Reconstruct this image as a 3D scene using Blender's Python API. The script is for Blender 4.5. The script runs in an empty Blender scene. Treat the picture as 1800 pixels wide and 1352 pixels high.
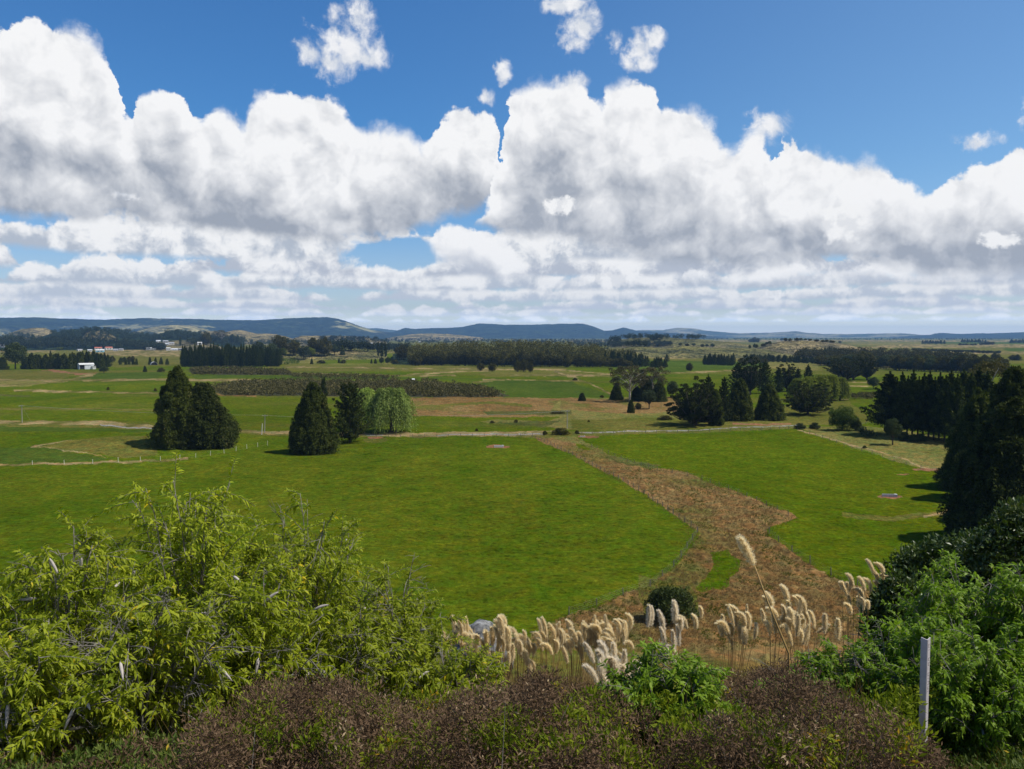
import bpy, math, random
import numpy as np
from math import radians, sin, cos, tan, atan, atan2, pi, hypot

# ---------------------------------------------------------------- camera
scene = bpy.context.scene
col = scene.collection
F_PX, HORIZON, CAM_Z = 1480.0, 590.0, 38.0           # focal length in photo pixels, eye-level row, eye height over the valley
PITCH = atan((676.0 - HORIZON) / F_PX)
cam_data = bpy.data.cameras.new("camera")
cam_data.sensor_width = 36.0
cam_data.lens = 36.0 * F_PX / 1800.0
cam_data.clip_start = 0.1
cam_data.clip_end = 60000.0
cam = bpy.data.objects.new("camera", cam_data)
cam.location = (0, 0, CAM_Z)
cam.rotation_euler = (pi / 2 - PITCH, 0, 0)
col.objects.link(cam)
scene.camera = cam

def ray(px, py):
    a, b = (px - 900.0) / F_PX, (py - 676.0) / F_PX
    return np.array([a, cos(PITCH) - b * sin(PITCH), -sin(PITCH) - b * cos(PITCH)])

def sky_ae(px, py):
    d = ray(px, py)
    return atan2(d[0], d[1]), atan2(d[2], hypot(d[0], d[1]))

# ---------------------------------------------------------------- light, exposure
SUN_EL, SUN_AZ = radians(56), radians(94)             # azimuth clockwise from the view direction (+Y)
sun = bpy.data.lights.new("sun", 'SUN')
sun.energy = 5.0
sun.angle = radians(0.53)
sun.color = (1.0, 0.955, 0.88)
sun_ob = bpy.data.objects.new("sun", sun)
sun_ob.rotation_euler = (pi / 2 - SUN_EL, 0, -SUN_AZ + pi)
col.objects.link(sun_ob)
sun_ob.location = (60, 10, 120)
from mathutils import Vector
SUN_DIR = Vector((sin(SUN_AZ) * cos(SUN_EL), cos(SUN_AZ) * cos(SUN_EL), sin(SUN_EL)))
sun_ob.rotation_euler = SUN_DIR.to_track_quat('Z', 'Y').to_euler()
scene.view_settings.view_transform = 'Standard'
scene.view_settings.look = 'None'
scene.view_settings.exposure = 0.0
scene.view_settings.gamma = 1.0
scene.cycles.max_bounces = 5
scene.cycles.diffuse_bounces = 3
scene.cycles.glossy_bounces = 2
scene.cycles.transmission_bounces = 3
scene.cycles.volume_bounces = 0
scene.cycles.transparent_max_bounces = 6

# ---------------------------------------------------------------- sky: Nishita blue with procedural cumulus
world = bpy.data.worlds.new("World")
scene.world = world
world.use_nodes = True
world.cycles.sampling_method = 'MANUAL'
world.cycles.sample_map_resolution = 512
wt = world.node_tree
wt.nodes.clear()

class S:                                              # a socket with arithmetic
    def __init__(s, k): s.k = k
    def __add__(s, o): return mth('ADD', s, o)
    __radd__ = __add__
    def __sub__(s, o): return mth('SUBTRACT', s, o)
    def __rsub__(s, o): return mth('SUBTRACT', o, s)
    def __mul__(s, o): return mth('MULTIPLY', s, o)
    __rmul__ = __mul__
    def __truediv__(s, o): return mth('DIVIDE', s, o)

TREE = [wt]
def node(t, **kw):
    n = TREE[0].nodes.new(t)
    for k, v in kw.items(): setattr(n, k, v)
    return n
def put(n, i, v):
    if isinstance(v, S): TREE[0].links.new(v.k, n.inputs[i])
    else: n.inputs[i].default_value = v
def mth(op, a, b=None, c=None, clamp=False):
    n = node('ShaderNodeMath', operation=op, use_clamp=clamp)
    put(n, 0, a)
    if b is not None: put(n, 1, b)
    if c is not None: put(n, 2, c)
    return S(n.outputs[0])
def vec(x, y, z=0.0):
    n = node('ShaderNodeCombineXYZ')
    put(n, 0, x); put(n, 1, y); put(n, 2, z)
    return S(n.outputs[0])
def sep(v):
    n = node('ShaderNodeSeparateXYZ'); put(n, 0, v)
    return S(n.outputs[0]), S(n.outputs[1]), S(n.outputs[2])
def noise(v, scale, detail=5.0, rough=0.5, lac=2.0, dist=0.0, dim='2D'):
    n = node('ShaderNodeTexNoise', noise_dimensions=dim)
    put(n, 'Vector', v); put(n, 'Scale', scale); put(n, 'Detail', detail); put(n, 'Roughness', rough)
    put(n, 'Lacunarity', lac); put(n, 'Distortion', dist)
    return S(n.outputs['Fac'])
def noise_color(v, scale, detail=3.0, rough=0.5, dim='2D'):
    n = node('ShaderNodeTexNoise', noise_dimensions=dim)
    put(n, 'Vector', v); put(n, 'Scale', scale); put(n, 'Detail', detail); put(n, 'Roughness', rough)
    return S(n.outputs['Color'])
def puffs(v, scale, detail=3.0, rough=0.55, smooth=0.6):
    n = node('ShaderNodeTexVoronoi', voronoi_dimensions='2D', feature='F1', normalize=True)
    put(n, 'Vector', v); put(n, 'Scale', scale); put(n, 'Detail', detail); put(n, 'Roughness', rough)
    return 1.0 - S(n.outputs['Distance'])
def ramp(v, lo, hi, a=0.0, b=1.0, kind='SMOOTHSTEP'):
    n = node('ShaderNodeMapRange', interpolation_type=kind)
    put(n, 0, v); put(n, 1, lo); put(n, 2, hi); put(n, 3, a); put(n, 4, b)
    return S(n.outputs[0])
def mixc(f, a, b, blend='MIX'):
    n = node('ShaderNodeMix', data_type='RGBA', blend_type=blend)
    put(n, 0, f)
    for i, v in ((6, a), (7, b)):
        put(n, i, v if isinstance(v, S) else (*v, 1.0))
    return S(n.outputs[2])
def curve(t, pts):
    n = node('ShaderNodeFloatCurve')
    cv = n.mapping.curves[0]
    pts = sorted(pts)
    while len(cv.points) < len(pts): cv.points.new(0.5, 0.5)
    for p, (x, y) in zip(cv.points, pts): p.location = (x, y)
    n.mapping.update()
    put(n, 1, t)
    return S(n.outputs[0])

A0, A1, E1 = -0.62, 0.62, 0.5
def sky_curve(t, pts):
    out = []
    for px, py in pts:
        a, e = sky_ae(px, py)
        out.append(((a - A0) / (A1 - A0), min(max(e / E1, 0.0), 1.0)))
    return curve(t, out) * E1

tc = node('ShaderNodeTexCoord')
dx, dy, dz = sep(S(tc.outputs['Generated']))
az = mth('ARCTAN2', dx, dy)
el = mth('ARCSINE', dz)
P = vec(az, el)
# shared turbulence (direction space); q is the same field a little nearer the sun, for relief
LIGHT = (0.0105, 0.0150)
def turbulence(a, e):
    p = vec(a, e)
    w = noise_color(p, 16.0, 3.0, 0.55)
    wx, wy, _ = sep(w)
    p2 = vec(a + (wx - 0.5) * 0.030, e + (wy - 0.5) * 0.030)
    return puffs(p2, 17.0, 3.0, 0.52), noise(p2, 34.0, 6.0, 0.6)
b0, f0 = turbulence(az, el)
b1, f1 = turbulence(az + LIGHT[0], el + LIGHT[1])
low = noise(P, 7.5, 2.0, 0.5)
wisp = noise(vec(az + 3.0, el), 11.0, 1.0, 0.5)
wx, wy, _ = sep(noise_color(P, 30.0, 6.0, 0.62))
aw, ew = az + (wx - 0.5) * 0.030, el + (wy - 0.5) * 0.022
t_a = mth('DIVIDE', aw - A0, A1 - A0)
t_smooth = mth('DIVIDE', az + (wx - 0.5) * 0.014 - A0, A1 - A0)

def bank(top, base, k_base, grey, seed, rough_amp=0.024, soft=0.0045, base_soft=0.015, shade_pow=1.0):
    """one bank of cumulus: traced crest and base, noise billows; returns colour, alpha"""
    T, B = sky_curve(t_a, top), sky_curve(t_smooth, base)
    bil = (b0 - 0.62) * 1.1 + (f0 - 0.5) * 0.75
    up = T - ew + bil * rough_amp
    dn = (el - B) + (wy - 0.5) * 0.018 + (f0 - 0.5) * 0.012
    edge_soft = ramp(wisp, 0.40, 0.64, 0.0055, 0.022)             # crisp heads here, ragged wisps there
    alpha = ramp(up, 0.0, edge_soft) * ramp(dn, -0.003, base_soft)
    rel = mth('DIVIDE', el - B, mth('MAXIMUM', T - B, 0.02))
    rel = rel + (low - 0.5) * 1.15 + (b0 - 0.6) * 0.35
    relief = (b0 - b1) * 1.5 + (f0 - f1) * 0.9
    edge = ramp(up, 0.0, 0.05, 0.16, 0.0)             # thin sunlit rims
    lit = ramp(rel, -0.08, 0.74, 0.0, 0.92) + relief * 0.74 + edge * 0.8 - 0.01
    lit = mth('MINIMUM', mth('MAXIMUM', lit, 0.0), 1.0)
    c = mixc(lit, grey, (0.95, 0.95, 0.955))
    return c, alpha

left_top = [(-80, 110), (0, 62), (25, 32), (70, 38), (100, 50), (128, 40), (165, 58), (185, 80), (200, 115), (214, 195), (225, 212), (240, 172), (262, 160), (300, 166), (330, 182), (352, 205), (385, 184), (405, 184), (422, 205), (446, 164), (480, 158), (520, 160), (575, 172), (610, 198), (630, 216), (690, 212), (730, 232), (755, 248), (775, 206), (800, 194), (835, 190), (866, 206), (876, 262), (884, 330), (900, 352), (1000, 372)]
left_base = [(-80, 380), (0, 386), (100, 394), (200, 392), (300, 402), (400, 418), (500, 430), (620, 428), (700, 420), (760, 396), (840, 370), (884, 340), (900, 330), (1000, 300)]
right_top = [(790, 430), (830, 392), (862, 340), (884, 250), (890, 178), (906, 152), (950, 134), (1000, 134), (1030, 152), (1058, 178), (1068, 142), (1096, 136), (1130, 148), (1152, 160), (1166, 186), (1210, 186), (1246, 200), (1268, 228), (1288, 246), (1306, 222), (1340, 202), (1368, 206), (1388, 226), (1384, 252), (1366, 284), (1392, 262), (1430, 256), (1466, 270), (1496, 282), (1518, 272), (1556, 288), (1590, 312), (1630, 334), (1656, 326), (1680, 306), (1720, 290), (1750, 284), (1772, 268), (1800, 258), (1880, 230)]
right_base = [(790, 380), (850, 402), (900, 420), (1000, 424), (1060, 448), (1160, 468), (1250, 474), (1330, 476), (1400, 470), (1470, 458), (1540, 470), (1660, 490), (1760, 486), (1880, 480)]
rear_top = [(-80, 400), (0, 394), (100, 392), (200, 388), (260, 394), (330, 410), (400, 408), (470, 430), (560, 432), (596, 440), (606, 470), (625, 478), (650, 462), (690, 452), (712, 446), (735, 462), (790, 448), (812, 458), (836, 440), (900, 430), (1000, 420), (1300, 440), (1800, 440), (1880, 440)]
rear_base = [(-80, 520), (300, 520), (600, 535), (900, 530), (1200, 530), (1500, 530), (1880, 530)]
mid_top = [(500, 470), (740, 430), (768, 400), (800, 392), (850, 402), (890, 418), (910, 440), (930, 480), (1100, 470), (1190, 505), (1200, 472), (1240, 474), (1262, 500), (1290, 480), (1400, 462), (1480, 470), (1560, 452), (1700, 440), (1880, 440)]
mid_base = [(500, 400), (740, 426), (780, 470), (860, 490), (960, 500), (1180, 500), (1290, 510), (1480, 500), (1640, 508), (1880, 500)]

# far rows of small flat-bottomed cumulus, one behind the other towards the horizon
def row(base_py, h_px, w_px, seed, grey, white, cover, soft):
    eb = sky_ae(900, base_py)[1]; h = h_px / F_PX
    n = noise(vec(az * (F_PX / w_px) + seed * 7.3, seed * 3.1), 1.0, 2.0, 0.5)
    m = noise(vec(az * (F_PX / w_px) * 3.2 + seed, el * (F_PX / w_px) * 4.0), 1.0, 4.0, 0.6)
    crest = (n - cover) * (h * 3.4) + (b0 - 0.62) * (h * 0.55) + (f0 - 0.5) * (h * 0.7) + (m - 0.5) * (h * 0.9)
    up = crest - (el - eb); dn = el - eb + (m - 0.5) * (h * 0.35)
    al = ramp(up, 0.0, soft) * ramp(dn, -0.002, h * 0.18)
    lit = ramp(mth('DIVIDE', el - eb, h) + (m - 0.5) * 1.5 + (f0 - f1) * 1.5, -0.05, 0.75)
    return mixc(lit, grey, white), al * ramp(crest, 0.0, h * 0.25)
ROWS = [row(566, 14, 90, 1, (0.62, 0.69, 0.78), (0.80, 0.83, 0.86), 0.36, 0.005), row(556, 18, 120, 2, (0.60, 0.66, 0.75), (0.85, 0.86, 0.87), 0.31, 0.005),
        row(545, 24, 150, 3, (0.58, 0.63, 0.72), (0.88, 0.88, 0.88), 0.28, 0.005), row(531, 32, 190, 4, (0.55, 0.60, 0.68), (0.90, 0.90, 0.90), 0.26, 0.006),
        row(512, 44, 230, 5, (0.51, 0.56, 0.64), (0.93, 0.93, 0.93), 0.24, 0.006), row(490, 58, 280, 6, (0.49, 0.53, 0.61), (0.94, 0.94, 0.94), 0.26, 0.006), row(462, 62, 330, 8, (0.47, 0.52, 0.60), (0.94, 0.94, 0.94), 0.20, 0.007)]

# small loose fragments: (px, py, rx, ry) puffs
def fragment(px, py, rx_, ry_, dens=1.0):
    a, e = sky_ae(px, py)
    x, y = (aw - a) * (F_PX / rx_), (ew - e) * (F_PX / ry_)
    return mth('MULTIPLY', ramp(mth('SQRT', x * x + y * y), 0.05, 1.0, 1.0, 0.0, 'LINEAR'), dens)
frag = None
for q in ((605, 75, 75, 72), (632, 40, 40, 50), (650, 100, 50, 42), (585, 110, 50, 50), (545, 95, 40, 30), (1030, 45, 55, 40), (1010, 72, 45, 30), (1120, 85, 55, 36), (1070, 70, 35, 30), (1128, 110, 45, 25), (1150, 72, 30, 28),
          (888, 126, 18, 26), (853, 168, 26, 24), (985, 8, 70, 18), (1716, 248, 48, 20), (1352, 218, 50, 40), (1000, 145, 70, 26), (225, 346, 30, 14), (1795, 200, 16, 30)):
    f = fragment(*q)
    frag = f if frag is None else mth('MAXIMUM', frag, f)
frag_d = frag + (f0 - 0.5) * 1.6 + (wx - 0.5) * 1.1
frag_alpha = ramp(frag_d, 0.22, 1.0) * ramp(frag, 0.0, 0.16) * 0.96
bright = None
for q in ((988, 362, 44, 22), (1760, 420, 40, 22), (1075, 488, 60, 20), (1480, 390, 60, 45), (1345, 518, 40, 10)):
    f = fragment(*q)
    bright = f if bright is None else mth('MAXIMUM', bright, f)
bright_alpha = ramp(bright + (f0 - 0.5) * 1.2 + (b0 - 0.6) * 0.3, 0.25, 0.6) * ramp(bright, 0.0, 0.1)

sky = node('ShaderNodeTexSky', sky_type='NISHITA', sun_disc=False)
sky.sun_elevation = SUN_EL
sky.sun_rotation = SUN_AZ
sky.air_density = 1.0
sky.dust_density = 0.25
sky.ozone_density = 1.6
SKY_STRENGTH = 0.1
blue = S(sky.outputs[0])
def scale_c(c, k):
    n = node('ShaderNodeVectorMath', operation='SCALE'); put(n, 0, c); put(n, 3, k)
    return S(n.outputs[0])
blue = mixc(1.0, blue, mixc(ramp(el, 0.0, 0.22, kind='SMOOTHERSTEP'), (0.90, 0.98, 1.22), mixc(ramp(az, -0.25, 0.6), (0.38, 0.80, 1.20), (0.70, 0.98, 1.20))), 'MULTIPLY')
K = 1.0 / SKY_STRENGTH                                # clouds are given in picture radiance
c = blue
def over(c, cc, alpha): return mixc(alpha, c, scale_c(cc, K))
ga, ge = sky_ae(700, 446)
gx_, gy_ = (aw - ga) * (F_PX / 105.0), (ew - ge) * (F_PX / 30.0)
gap = ramp(mth('SQRT', gx_ * gx_ + gy_ * gy_) + (f0 - 0.5) * 0.9, 0.75, 1.15)      # the blue opening left of the middle
for k, (cc, al) in enumerate(ROWS): c = over(c, cc, al * gap if k > 3 else al)
for top, base, grey, kw in (
        (mid_top, mid_base, (0.50, 0.54, 0.62), dict(rough_amp=0.016, soft=0.007, base_soft=0.02)),
        (left_top, left_base, (0.35, 0.385, 0.45), dict()),
        (right_top, right_base, (0.38, 0.415, 0.48), dict())):
    cc, al = bank(top, base, 1.0, grey, 0, **kw)
    c = over(c, cc, al)
c = over(c, mixc(ramp(f0 - f1 + (b0 - b1), -0.15, 0.2), (0.74, 0.77, 0.82), (0.93, 0.93, 0.94)), frag_alpha)
c = over(c, mixc(ramp(f0 - f1, -0.1, 0.1), (0.8, 0.81, 0.83), (0.94, 0.94, 0.94)), bright_alpha)
c = scale_c(c, ramp(el, 0.0, 0.035, 1.9, 1.0))             # sky colour raised near the horizon to offset dimming by the haze
bg = node('ShaderNodeBackground')
put(bg, 0, c); put(bg, 1, SKY_STRENGTH)
out = node('ShaderNodeOutputWorld')
wt.links.new(bg.outputs[0], out.inputs[0])

# ================================================================ helpers
def vnoise(x, y, seed=0):
    """vectorised value noise in [-1, 1]"""
    x = np.asarray(x, float); y = np.asarray(y, float)
    xi, yi = np.floor(x), np.floor(y)
    fx, fy = x - xi, y - yi
    fx, fy = fx * fx * (3 - 2 * fx), fy * fy * (3 - 2 * fy)
    xi, yi = xi.astype(np.int64), yi.astype(np.int64)
    def h(i, j):
        n = (i * 374761393 + j * 668265263 + seed * 974634777) & 0x7fffffff
        n = ((n ^ (n >> 13)) * 1274126177) & 0x7fffffff
        n = n ^ (n >> 16)
        return (n & 0xffff) / 32767.5 - 1.0
    a, b, c_, d = h(xi, yi), h(xi + 1, yi), h(xi, yi + 1), h(xi + 1, yi + 1)
    return (a * (1 - fx) + b * fx) * (1 - fy) + (c_ * (1 - fx) + d * fx) * fy
def fbm(x, y, seed=0, oct=4, gain=0.5):
    s, k, t = 0.0, 1.0, 0.0
    for o in range(oct):
        s = s + k * vnoise(x * 2 ** o, y * 2 ** o, seed + o * 17); t += k; k *= gain
    return s / t
def nrm(v):
    return v / np.maximum(np.linalg.norm(v, axis=-1, keepdims=True), 1e-9)

def mesh(name, V, Fs, mats, attrs=None, smooth=True, mat_idx=None):
    """mesh from arrays; Fs is a list of (n, k) index arrays; attrs {name: per-vertex floats or rgb}"""
    me = bpy.data.meshes.new(name)
    V = np.ascontiguousarray(V, dtype=np.float32)
    Fs = [np.asarray(f, dtype=np.int32) for f in (Fs if isinstance(Fs, (list, tuple)) else [Fs]) if len(f)]
    loops = np.concatenate([f.ravel() for f in Fs])
    tot = np.concatenate([np.full(len(f), f.shape[1], np.int32) for f in Fs])
    me.vertices.add(len(V)); me.vertices.foreach_set('co', V.ravel())
    me.loops.add(len(loops)); me.loops.foreach_set('vertex_index', loops)
    me.polygons.add(len(tot))
    me.polygons.foreach_set('loop_start', np.concatenate([[0], np.cumsum(tot)[:-1]]).astype(np.int32))
    me.polygons.foreach_set('loop_total', tot)
    me.polygons.foreach_set('use_smooth', np.full(len(tot), smooth))
    if mat_idx is not None: me.polygons.foreach_set('material_index', np.asarray(mat_idx, np.int32))
    for k, a in (attrs or {}).items():
        a = np.asarray(a, np.float32)
        if a.ndim == 1:
            me.attributes.new(k, 'FLOAT', 'POINT').data.foreach_set('value', a)
        else:
            me.attributes.new(k, 'FLOAT_COLOR', 'POINT').data.foreach_set('color', np.hstack([a, np.ones((len(a), 1), np.float32)]).astype(np.float32).ravel())
    for m in (mats if isinstance(mats, (list, tuple)) else [mats]): me.materials.append(m)
    me.update(calc_edges=True)
    return me
def obj(name, me, parent=None, loc=None):
    o = bpy.data.objects.new(name, me); col.objects.link(o)
    if parent is not None: o.parent = parent
    if loc is not None: o.location = loc
    return o
def tag(o, label=None, cat=None, group=None, kind=None):
    if label: o['label'] = label
    if cat: o['category'] = cat
    if group: o['group'] = group
    if kind: o['kind'] = kind
    return o
def thing(name, label, cat, loc=(0, 0, 0), group=None, rz=0.0, scale=(1, 1, 1)):
    o = bpy.data.objects.new(name, None); col.objects.link(o)
    o.empty_display_size = 0.5
    o.location = [float(v) for v in loc]; o.rotation_euler[2] = rz; o.scale = scale
    return tag(o, label, cat, group)

class Geo:                                            # collects small solids into one mesh
    def __init__(s): s.v, s.f, s.n = [], {}, 0
    def add(s, v, f):
        v = np.asarray(v, float)
        for q in f: s.f.setdefault(len(q), []).append([i + s.n for i in q])
        s.v.append(v); s.n += len(v)
    def box(s, c, d, rz=0.0):
        x, y, z = (k / 2 for k in d)
        p = np.array([[i * x, j * y, k * z] for k in (-1, 1) for j in (-1, 1) for i in (-1, 1)])
        cr, sr = cos(rz), sin(rz)
        p = np.c_[p[:, 0] * cr - p[:, 1] * sr, p[:, 0] * sr + p[:, 1] * cr, p[:, 2]] + np.array(c)
        s.add(p, [(0, 2, 3, 1), (4, 5, 7, 6), (0, 1, 5, 4), (2, 6, 7, 3), (0, 4, 6, 2), (1, 3, 7, 5)])
    def tube(s, pts, rad, n=6, cap=True):
        pts = np.asarray(pts, float); m = len(pts)
        rad = np.broadcast_to(np.asarray(rad, float), (m,))
        t = nrm(np.gradient(pts, axis=0))
        ref = np.array([0.0, 0, 1]) if abs(t[0][2]) < 0.9 else np.array([1.0, 0, 0])
        u = nrm(np.cross(t, ref)); w = np.cross(t, u)
        ang = np.arange(n) * 2 * pi / n
        v = (pts[:, None] + rad[:, None, None] * (np.cos(ang)[None, :, None] * u[:, None] + np.sin(ang)[None, :, None] * w[:, None])).reshape(-1, 3)
        f = [(i * n + j, i * n + (j + 1) % n, (i + 1) * n + (j + 1) % n, (i + 1) * n + j) for i in range(m - 1) for j in range(n)]
        if cap: f += [tuple(range(n))[::-1], tuple((m - 1) * n + j for j in range(n))]
        s.add(v, f)
    def done(s, name, mat, smooth=False):
        return mesh(name, np.concatenate(s.v), [np.array(f) for f in s.f.values()], mat, smooth=smooth)

def leaves(C, A, N, L, W, fold=0.12):
    """diamond leaves: base C, direction A, facing N"""
    A = nrm(A); S_ = nrm(np.cross(N, A)); N2 = np.cross(A, S_)
    L = np.broadcast_to(L, (len(C),))[:, None]; W = np.broadcast_to(W, (len(C),))[:, None]
    mid = C + A * L * 0.45
    v = np.stack([C, mid - S_ * W * 0.5 + N2 * fold * W, C + A * L, mid + S_ * W * 0.5 + N2 * fold * W], 1).reshape(-1, 3)
    f = np.arange(len(C) * 4).reshape(-1, 4)
    return v, f

# ---------------------------------------------------------------- materials
def material(name, build):
    m = bpy.data.materials.new(name); m.use_nodes = True
    m.node_tree.nodes.clear(); TREE[0] = m.node_tree
    o = node('ShaderNodeOutputMaterial')
    sh = build()
    m.node_tree.links.new(sh, o.inputs['Surface'])
    return m
def attr(name, what='Fac'):
    n = node('ShaderNodeAttribute', attribute_name=name)
    return S(n.outputs[what])
def principled(c, rough=0.8, spec=0.2, bump=None, metal=0.0):
    n = node('ShaderNodeBsdfPrincipled')
    put(n, 'Base Color', c if isinstance(c, S) else (*c, 1.0)); put(n, 'Roughness', rough); put(n, 'Specular IOR Level', spec); put(n, 'Metallic', metal)
    if bump is not None:
        h, st, dist = bump
        b = node('ShaderNodeBump'); put(b, 'Height', h); put(b, 'Strength', st); put(b, 'Distance', dist)
        TREE[0].links.new(b.outputs[0], n.inputs['Normal'])
    return n.outputs[0]
def objpos():
    return S(node('ShaderNodeTexCoord').outputs['Object'])
def worldpos():
    return S(node('ShaderNodeNewGeometry').outputs['Position'])
def objrand():
    return S(node('ShaderNodeObjectInfo').outputs['Random'])
def foliage(name, c1, c2, c3=None, trans=0.25, spec=0.15, rough=0.6, vary=0.25, glow=(1.15, 1.25, 0.7)):
    """leaf material: per-leaf tint between c1 and c2 (rarely c3), small change from plant to plant"""
    def b():
        t = attr('tint')
        c = mixc(t, c1, c2)
        if c3 is not None: c = mixc(ramp(t, 0.90, 0.97), c, c3)
        k = objrand()
        c = mixc(1.0, c, mixc(k, (1 - vary, 1 - vary, 1 - vary * 0.7), (1 + vary, 1 + vary * 0.9, 1 + vary * 0.5)), 'MULTIPLY')
        p = principled(c, rough, spec)
        tr = node('ShaderNodeBsdfTranslucent')
        put(tr, 0, mixc(1.0, c, glow, 'MULTIPLY'))
        mx = node('ShaderNodeMixShader'); mx.inputs[0].default_value = trans
        TREE[0].links.new(p, mx.inputs[1]); TREE[0].links.new(tr.outputs[0], mx.inputs[2])
        return mx.outputs[0]
    return material(name, b)
def plain(name, c1, c2, scale=3.0, rough=0.85, spec=0.15, bump=0.0, detail=5.0, metal=0.0):
    def b():
        n = noise(objpos(), scale, detail, 0.6, dim='3D')
        c = mixc(ramp(n, 0.3, 0.7, kind='LINEAR'), c1, c2)
        return principled(c, rough, spec, (n, bump, 0.05) if bump else None, metal)
    return material(name, b)

M_bark = plain('bark', (0.055, 0.042, 0.032), (0.14, 0.115, 0.09), 6.0, 0.9, 0.1, 0.6)
M_palebark = plain('pale_bark', (0.30, 0.27, 0.23), (0.50, 0.47, 0.42), 4.0, 0.8, 0.15, 0.3)
M_twig = plain('twig', (0.13, 0.11, 0.09), (0.32, 0.29, 0.26), 9.0, 0.9, 0.1, 0.3)

# ================================================================ terrain
PROFILE = np.array([(-40, -3.4), (0, -3.45), (5, -3.6), (8, -4.25), (12, -6.1), (16, -8.2), (23, -11.3), (35, -16.8), (50, -23.2), (70, -31.2), (85, -35.4), (100, -37.3), (115, -38.0), (60000, -38.0)])
def prof(d):
    d = np.asarray(d, float)
    s = sum(np.interp(d + k, PROFILE[:, 0], PROFILE[:, 1]) for k in (-3, -1.5, 0, 1.5, 3)) / 5
    return s + CAM_Z
def ground(x, y):
    x = np.asarray(x, float); y = np.asarray(y, float)
    r = np.hypot(x, y)
    h = prof(y)
    h = h + 0.25 * fbm(x * 0.11, y * 0.11, 3, 3) * np.clip((y - 5) / 10, 0, 1) * np.clip((130 - y) / 40, 0, 1)
    flat = np.clip((r - 110) / 60, 0, 1)
    h = h + flat * (0.9 * fbm(x / 70, y / 70, 11, 3) + 0.5 * fbm(x / 22, y / 22, 12, 2) * np.clip((500 - r) / 300, 0, 1))
    # the low mound in the left paddock and the rise under the right-hand pines
    h = h + 2.6 * np.exp(-(((x + 128) / 26) ** 2 + ((y - 292) / 16) ** 2))
    h = h + 1.6 * np.exp(-(((x + 180) / 60) ** 2 + ((y - 322) / 14) ** 2))
    h = h + 1.8 * np.exp(-(((x - 150) / 45) ** 2 + ((y - 320) / 40) ** 2))
    # shallow gully
    return h
KNOLLS = []
def height(x, y):
    h = ground(x, y)
    for k in KNOLLS: h = np.maximum(h, k(x, y))
    return h
_RR = np.concatenate([np.linspace(3, 130, 200), np.geomspace(130.5, 20000, 660)])
def at(px, py, hf=None):
    """where the line of sight through a photo pixel first meets the land"""
    d = ray(px, py); d = d / hypot(d[0], d[1])
    hf = hf or height
    z = CAM_Z + d[2] * _RR
    g = hf(d[0] * _RR, d[1] * _RR)
    below = np.nonzero(z < g)[0]
    if len(below) == 0:
        r = 9000.0
    else:
        i = below[0]
        if i == 0: r = _RR[0]
        elif below[0] > 0:
            a, b = z[i - 1] - g[i - 1], g[i] - z[i]
            r = _RR[i - 1] + (_RR[i] - _RR[i - 1]) * a / (a + b)
    x, y = d[0] * r, d[1] * r
    return np.array([x, y, float(hf(x, y))]), r
def flat_at(px, py):
    d = ray(px, py); k = CAM_Z / max(-d[2], 0.0035)
    return d[0] * k, d[1] * k
def at_dist(px, y):
    d = ray(px, 676.0); x = d[0] / d[1] * y
    return np.array([x, y, float(height(x, y))])
def top_z(py, r, px=900.0):
    d = ray(px, py); return CAM_Z + d[2] / hypot(d[0], d[1]) * r

# ---- far hills: traced skylines given a real distance and depth
def knoll(pts, R, W, name, mat, na=160, nr=28, rough=0.06, seed=0, back=1.0, span=None, plateau=0.0, register=True, front_pow=1.0):
    A = np.array([sky_ae(px, 600)[0] for px, py in pts])
    Z = np.array([top_z(py, R, px) for px, py in pts])
    def hz(x, y):
        x = np.asarray(x, float); y = np.asarray(y, float)
        a, r = np.arctan2(x, y), np.hypot(x, y)
        on = (a >= A[0]) & (a <= A[-1]) & (r > R - W) & (r < R + W * (plateau + back))
        h = np.full(x.shape, -5.0)
        if on.any(): h[on] = core(x[on], y[on], a[on], r[on])
        return h
    def core(x, y, a, r):
        z = np.interp(a, A, Z, left=-5, right=-5)
        t = (r - R) / W
        t = np.where(t < 0, -t, np.maximum(t - plateau, 0) / back)
        s = np.clip(1 - t, 0, 1)
        s = (s * s * (3 - 2 * s)) ** front_pow
        n = fbm(x / (W * 0.35), y / (W * 0.35), seed + 5, 5, 0.55)
        ridged = 1 - np.abs(fbm(x / (W * 0.22), y / (W * 0.5), seed + 9, 4, 0.5)) * 2
        zz = z * s + np.maximum(z, 0) * s * (1 - s * 0.85) * (n * rough * 4 + (ridged - 0.6) * rough * 3)
        zz = zz + np.clip(s * 2 - 1, 0, 1) * R * 0.00055 * (fbm(x / (R * 0.006), y / (R * 0.006), seed + 31, 3) - 0.25)
        return np.where(z > 0, zz, -5) - 1.5 * (1 - s) - 0.4
    a = np.linspace(A[0], A[-1], na); r = np.concatenate([R + W * np.linspace(-1, 0, nr), R + W * np.linspace(0, plateau + back, max(8, nr // 3))[1:]])
    aa, rr = np.meshgrid(a, r)
    x, y = np.sin(aa) * rr, np.cos(aa) * rr
    z = core(x, y, aa, rr)
    V = np.stack([x, y, z], -1).reshape(-1, 3)
    n1, n2 = len(r), na
    i = (np.arange(n1 - 1)[:, None] * n2 + np.arange(n2 - 1)[None]).ravel()
    o = obj(name, mesh(name, V, np.c_[i, i + 1, i + n2 + 1, i + n2], mat))
    tag(o, kind='structure')
    if register: KNOLLS.append(hz)
    return hz

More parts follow.
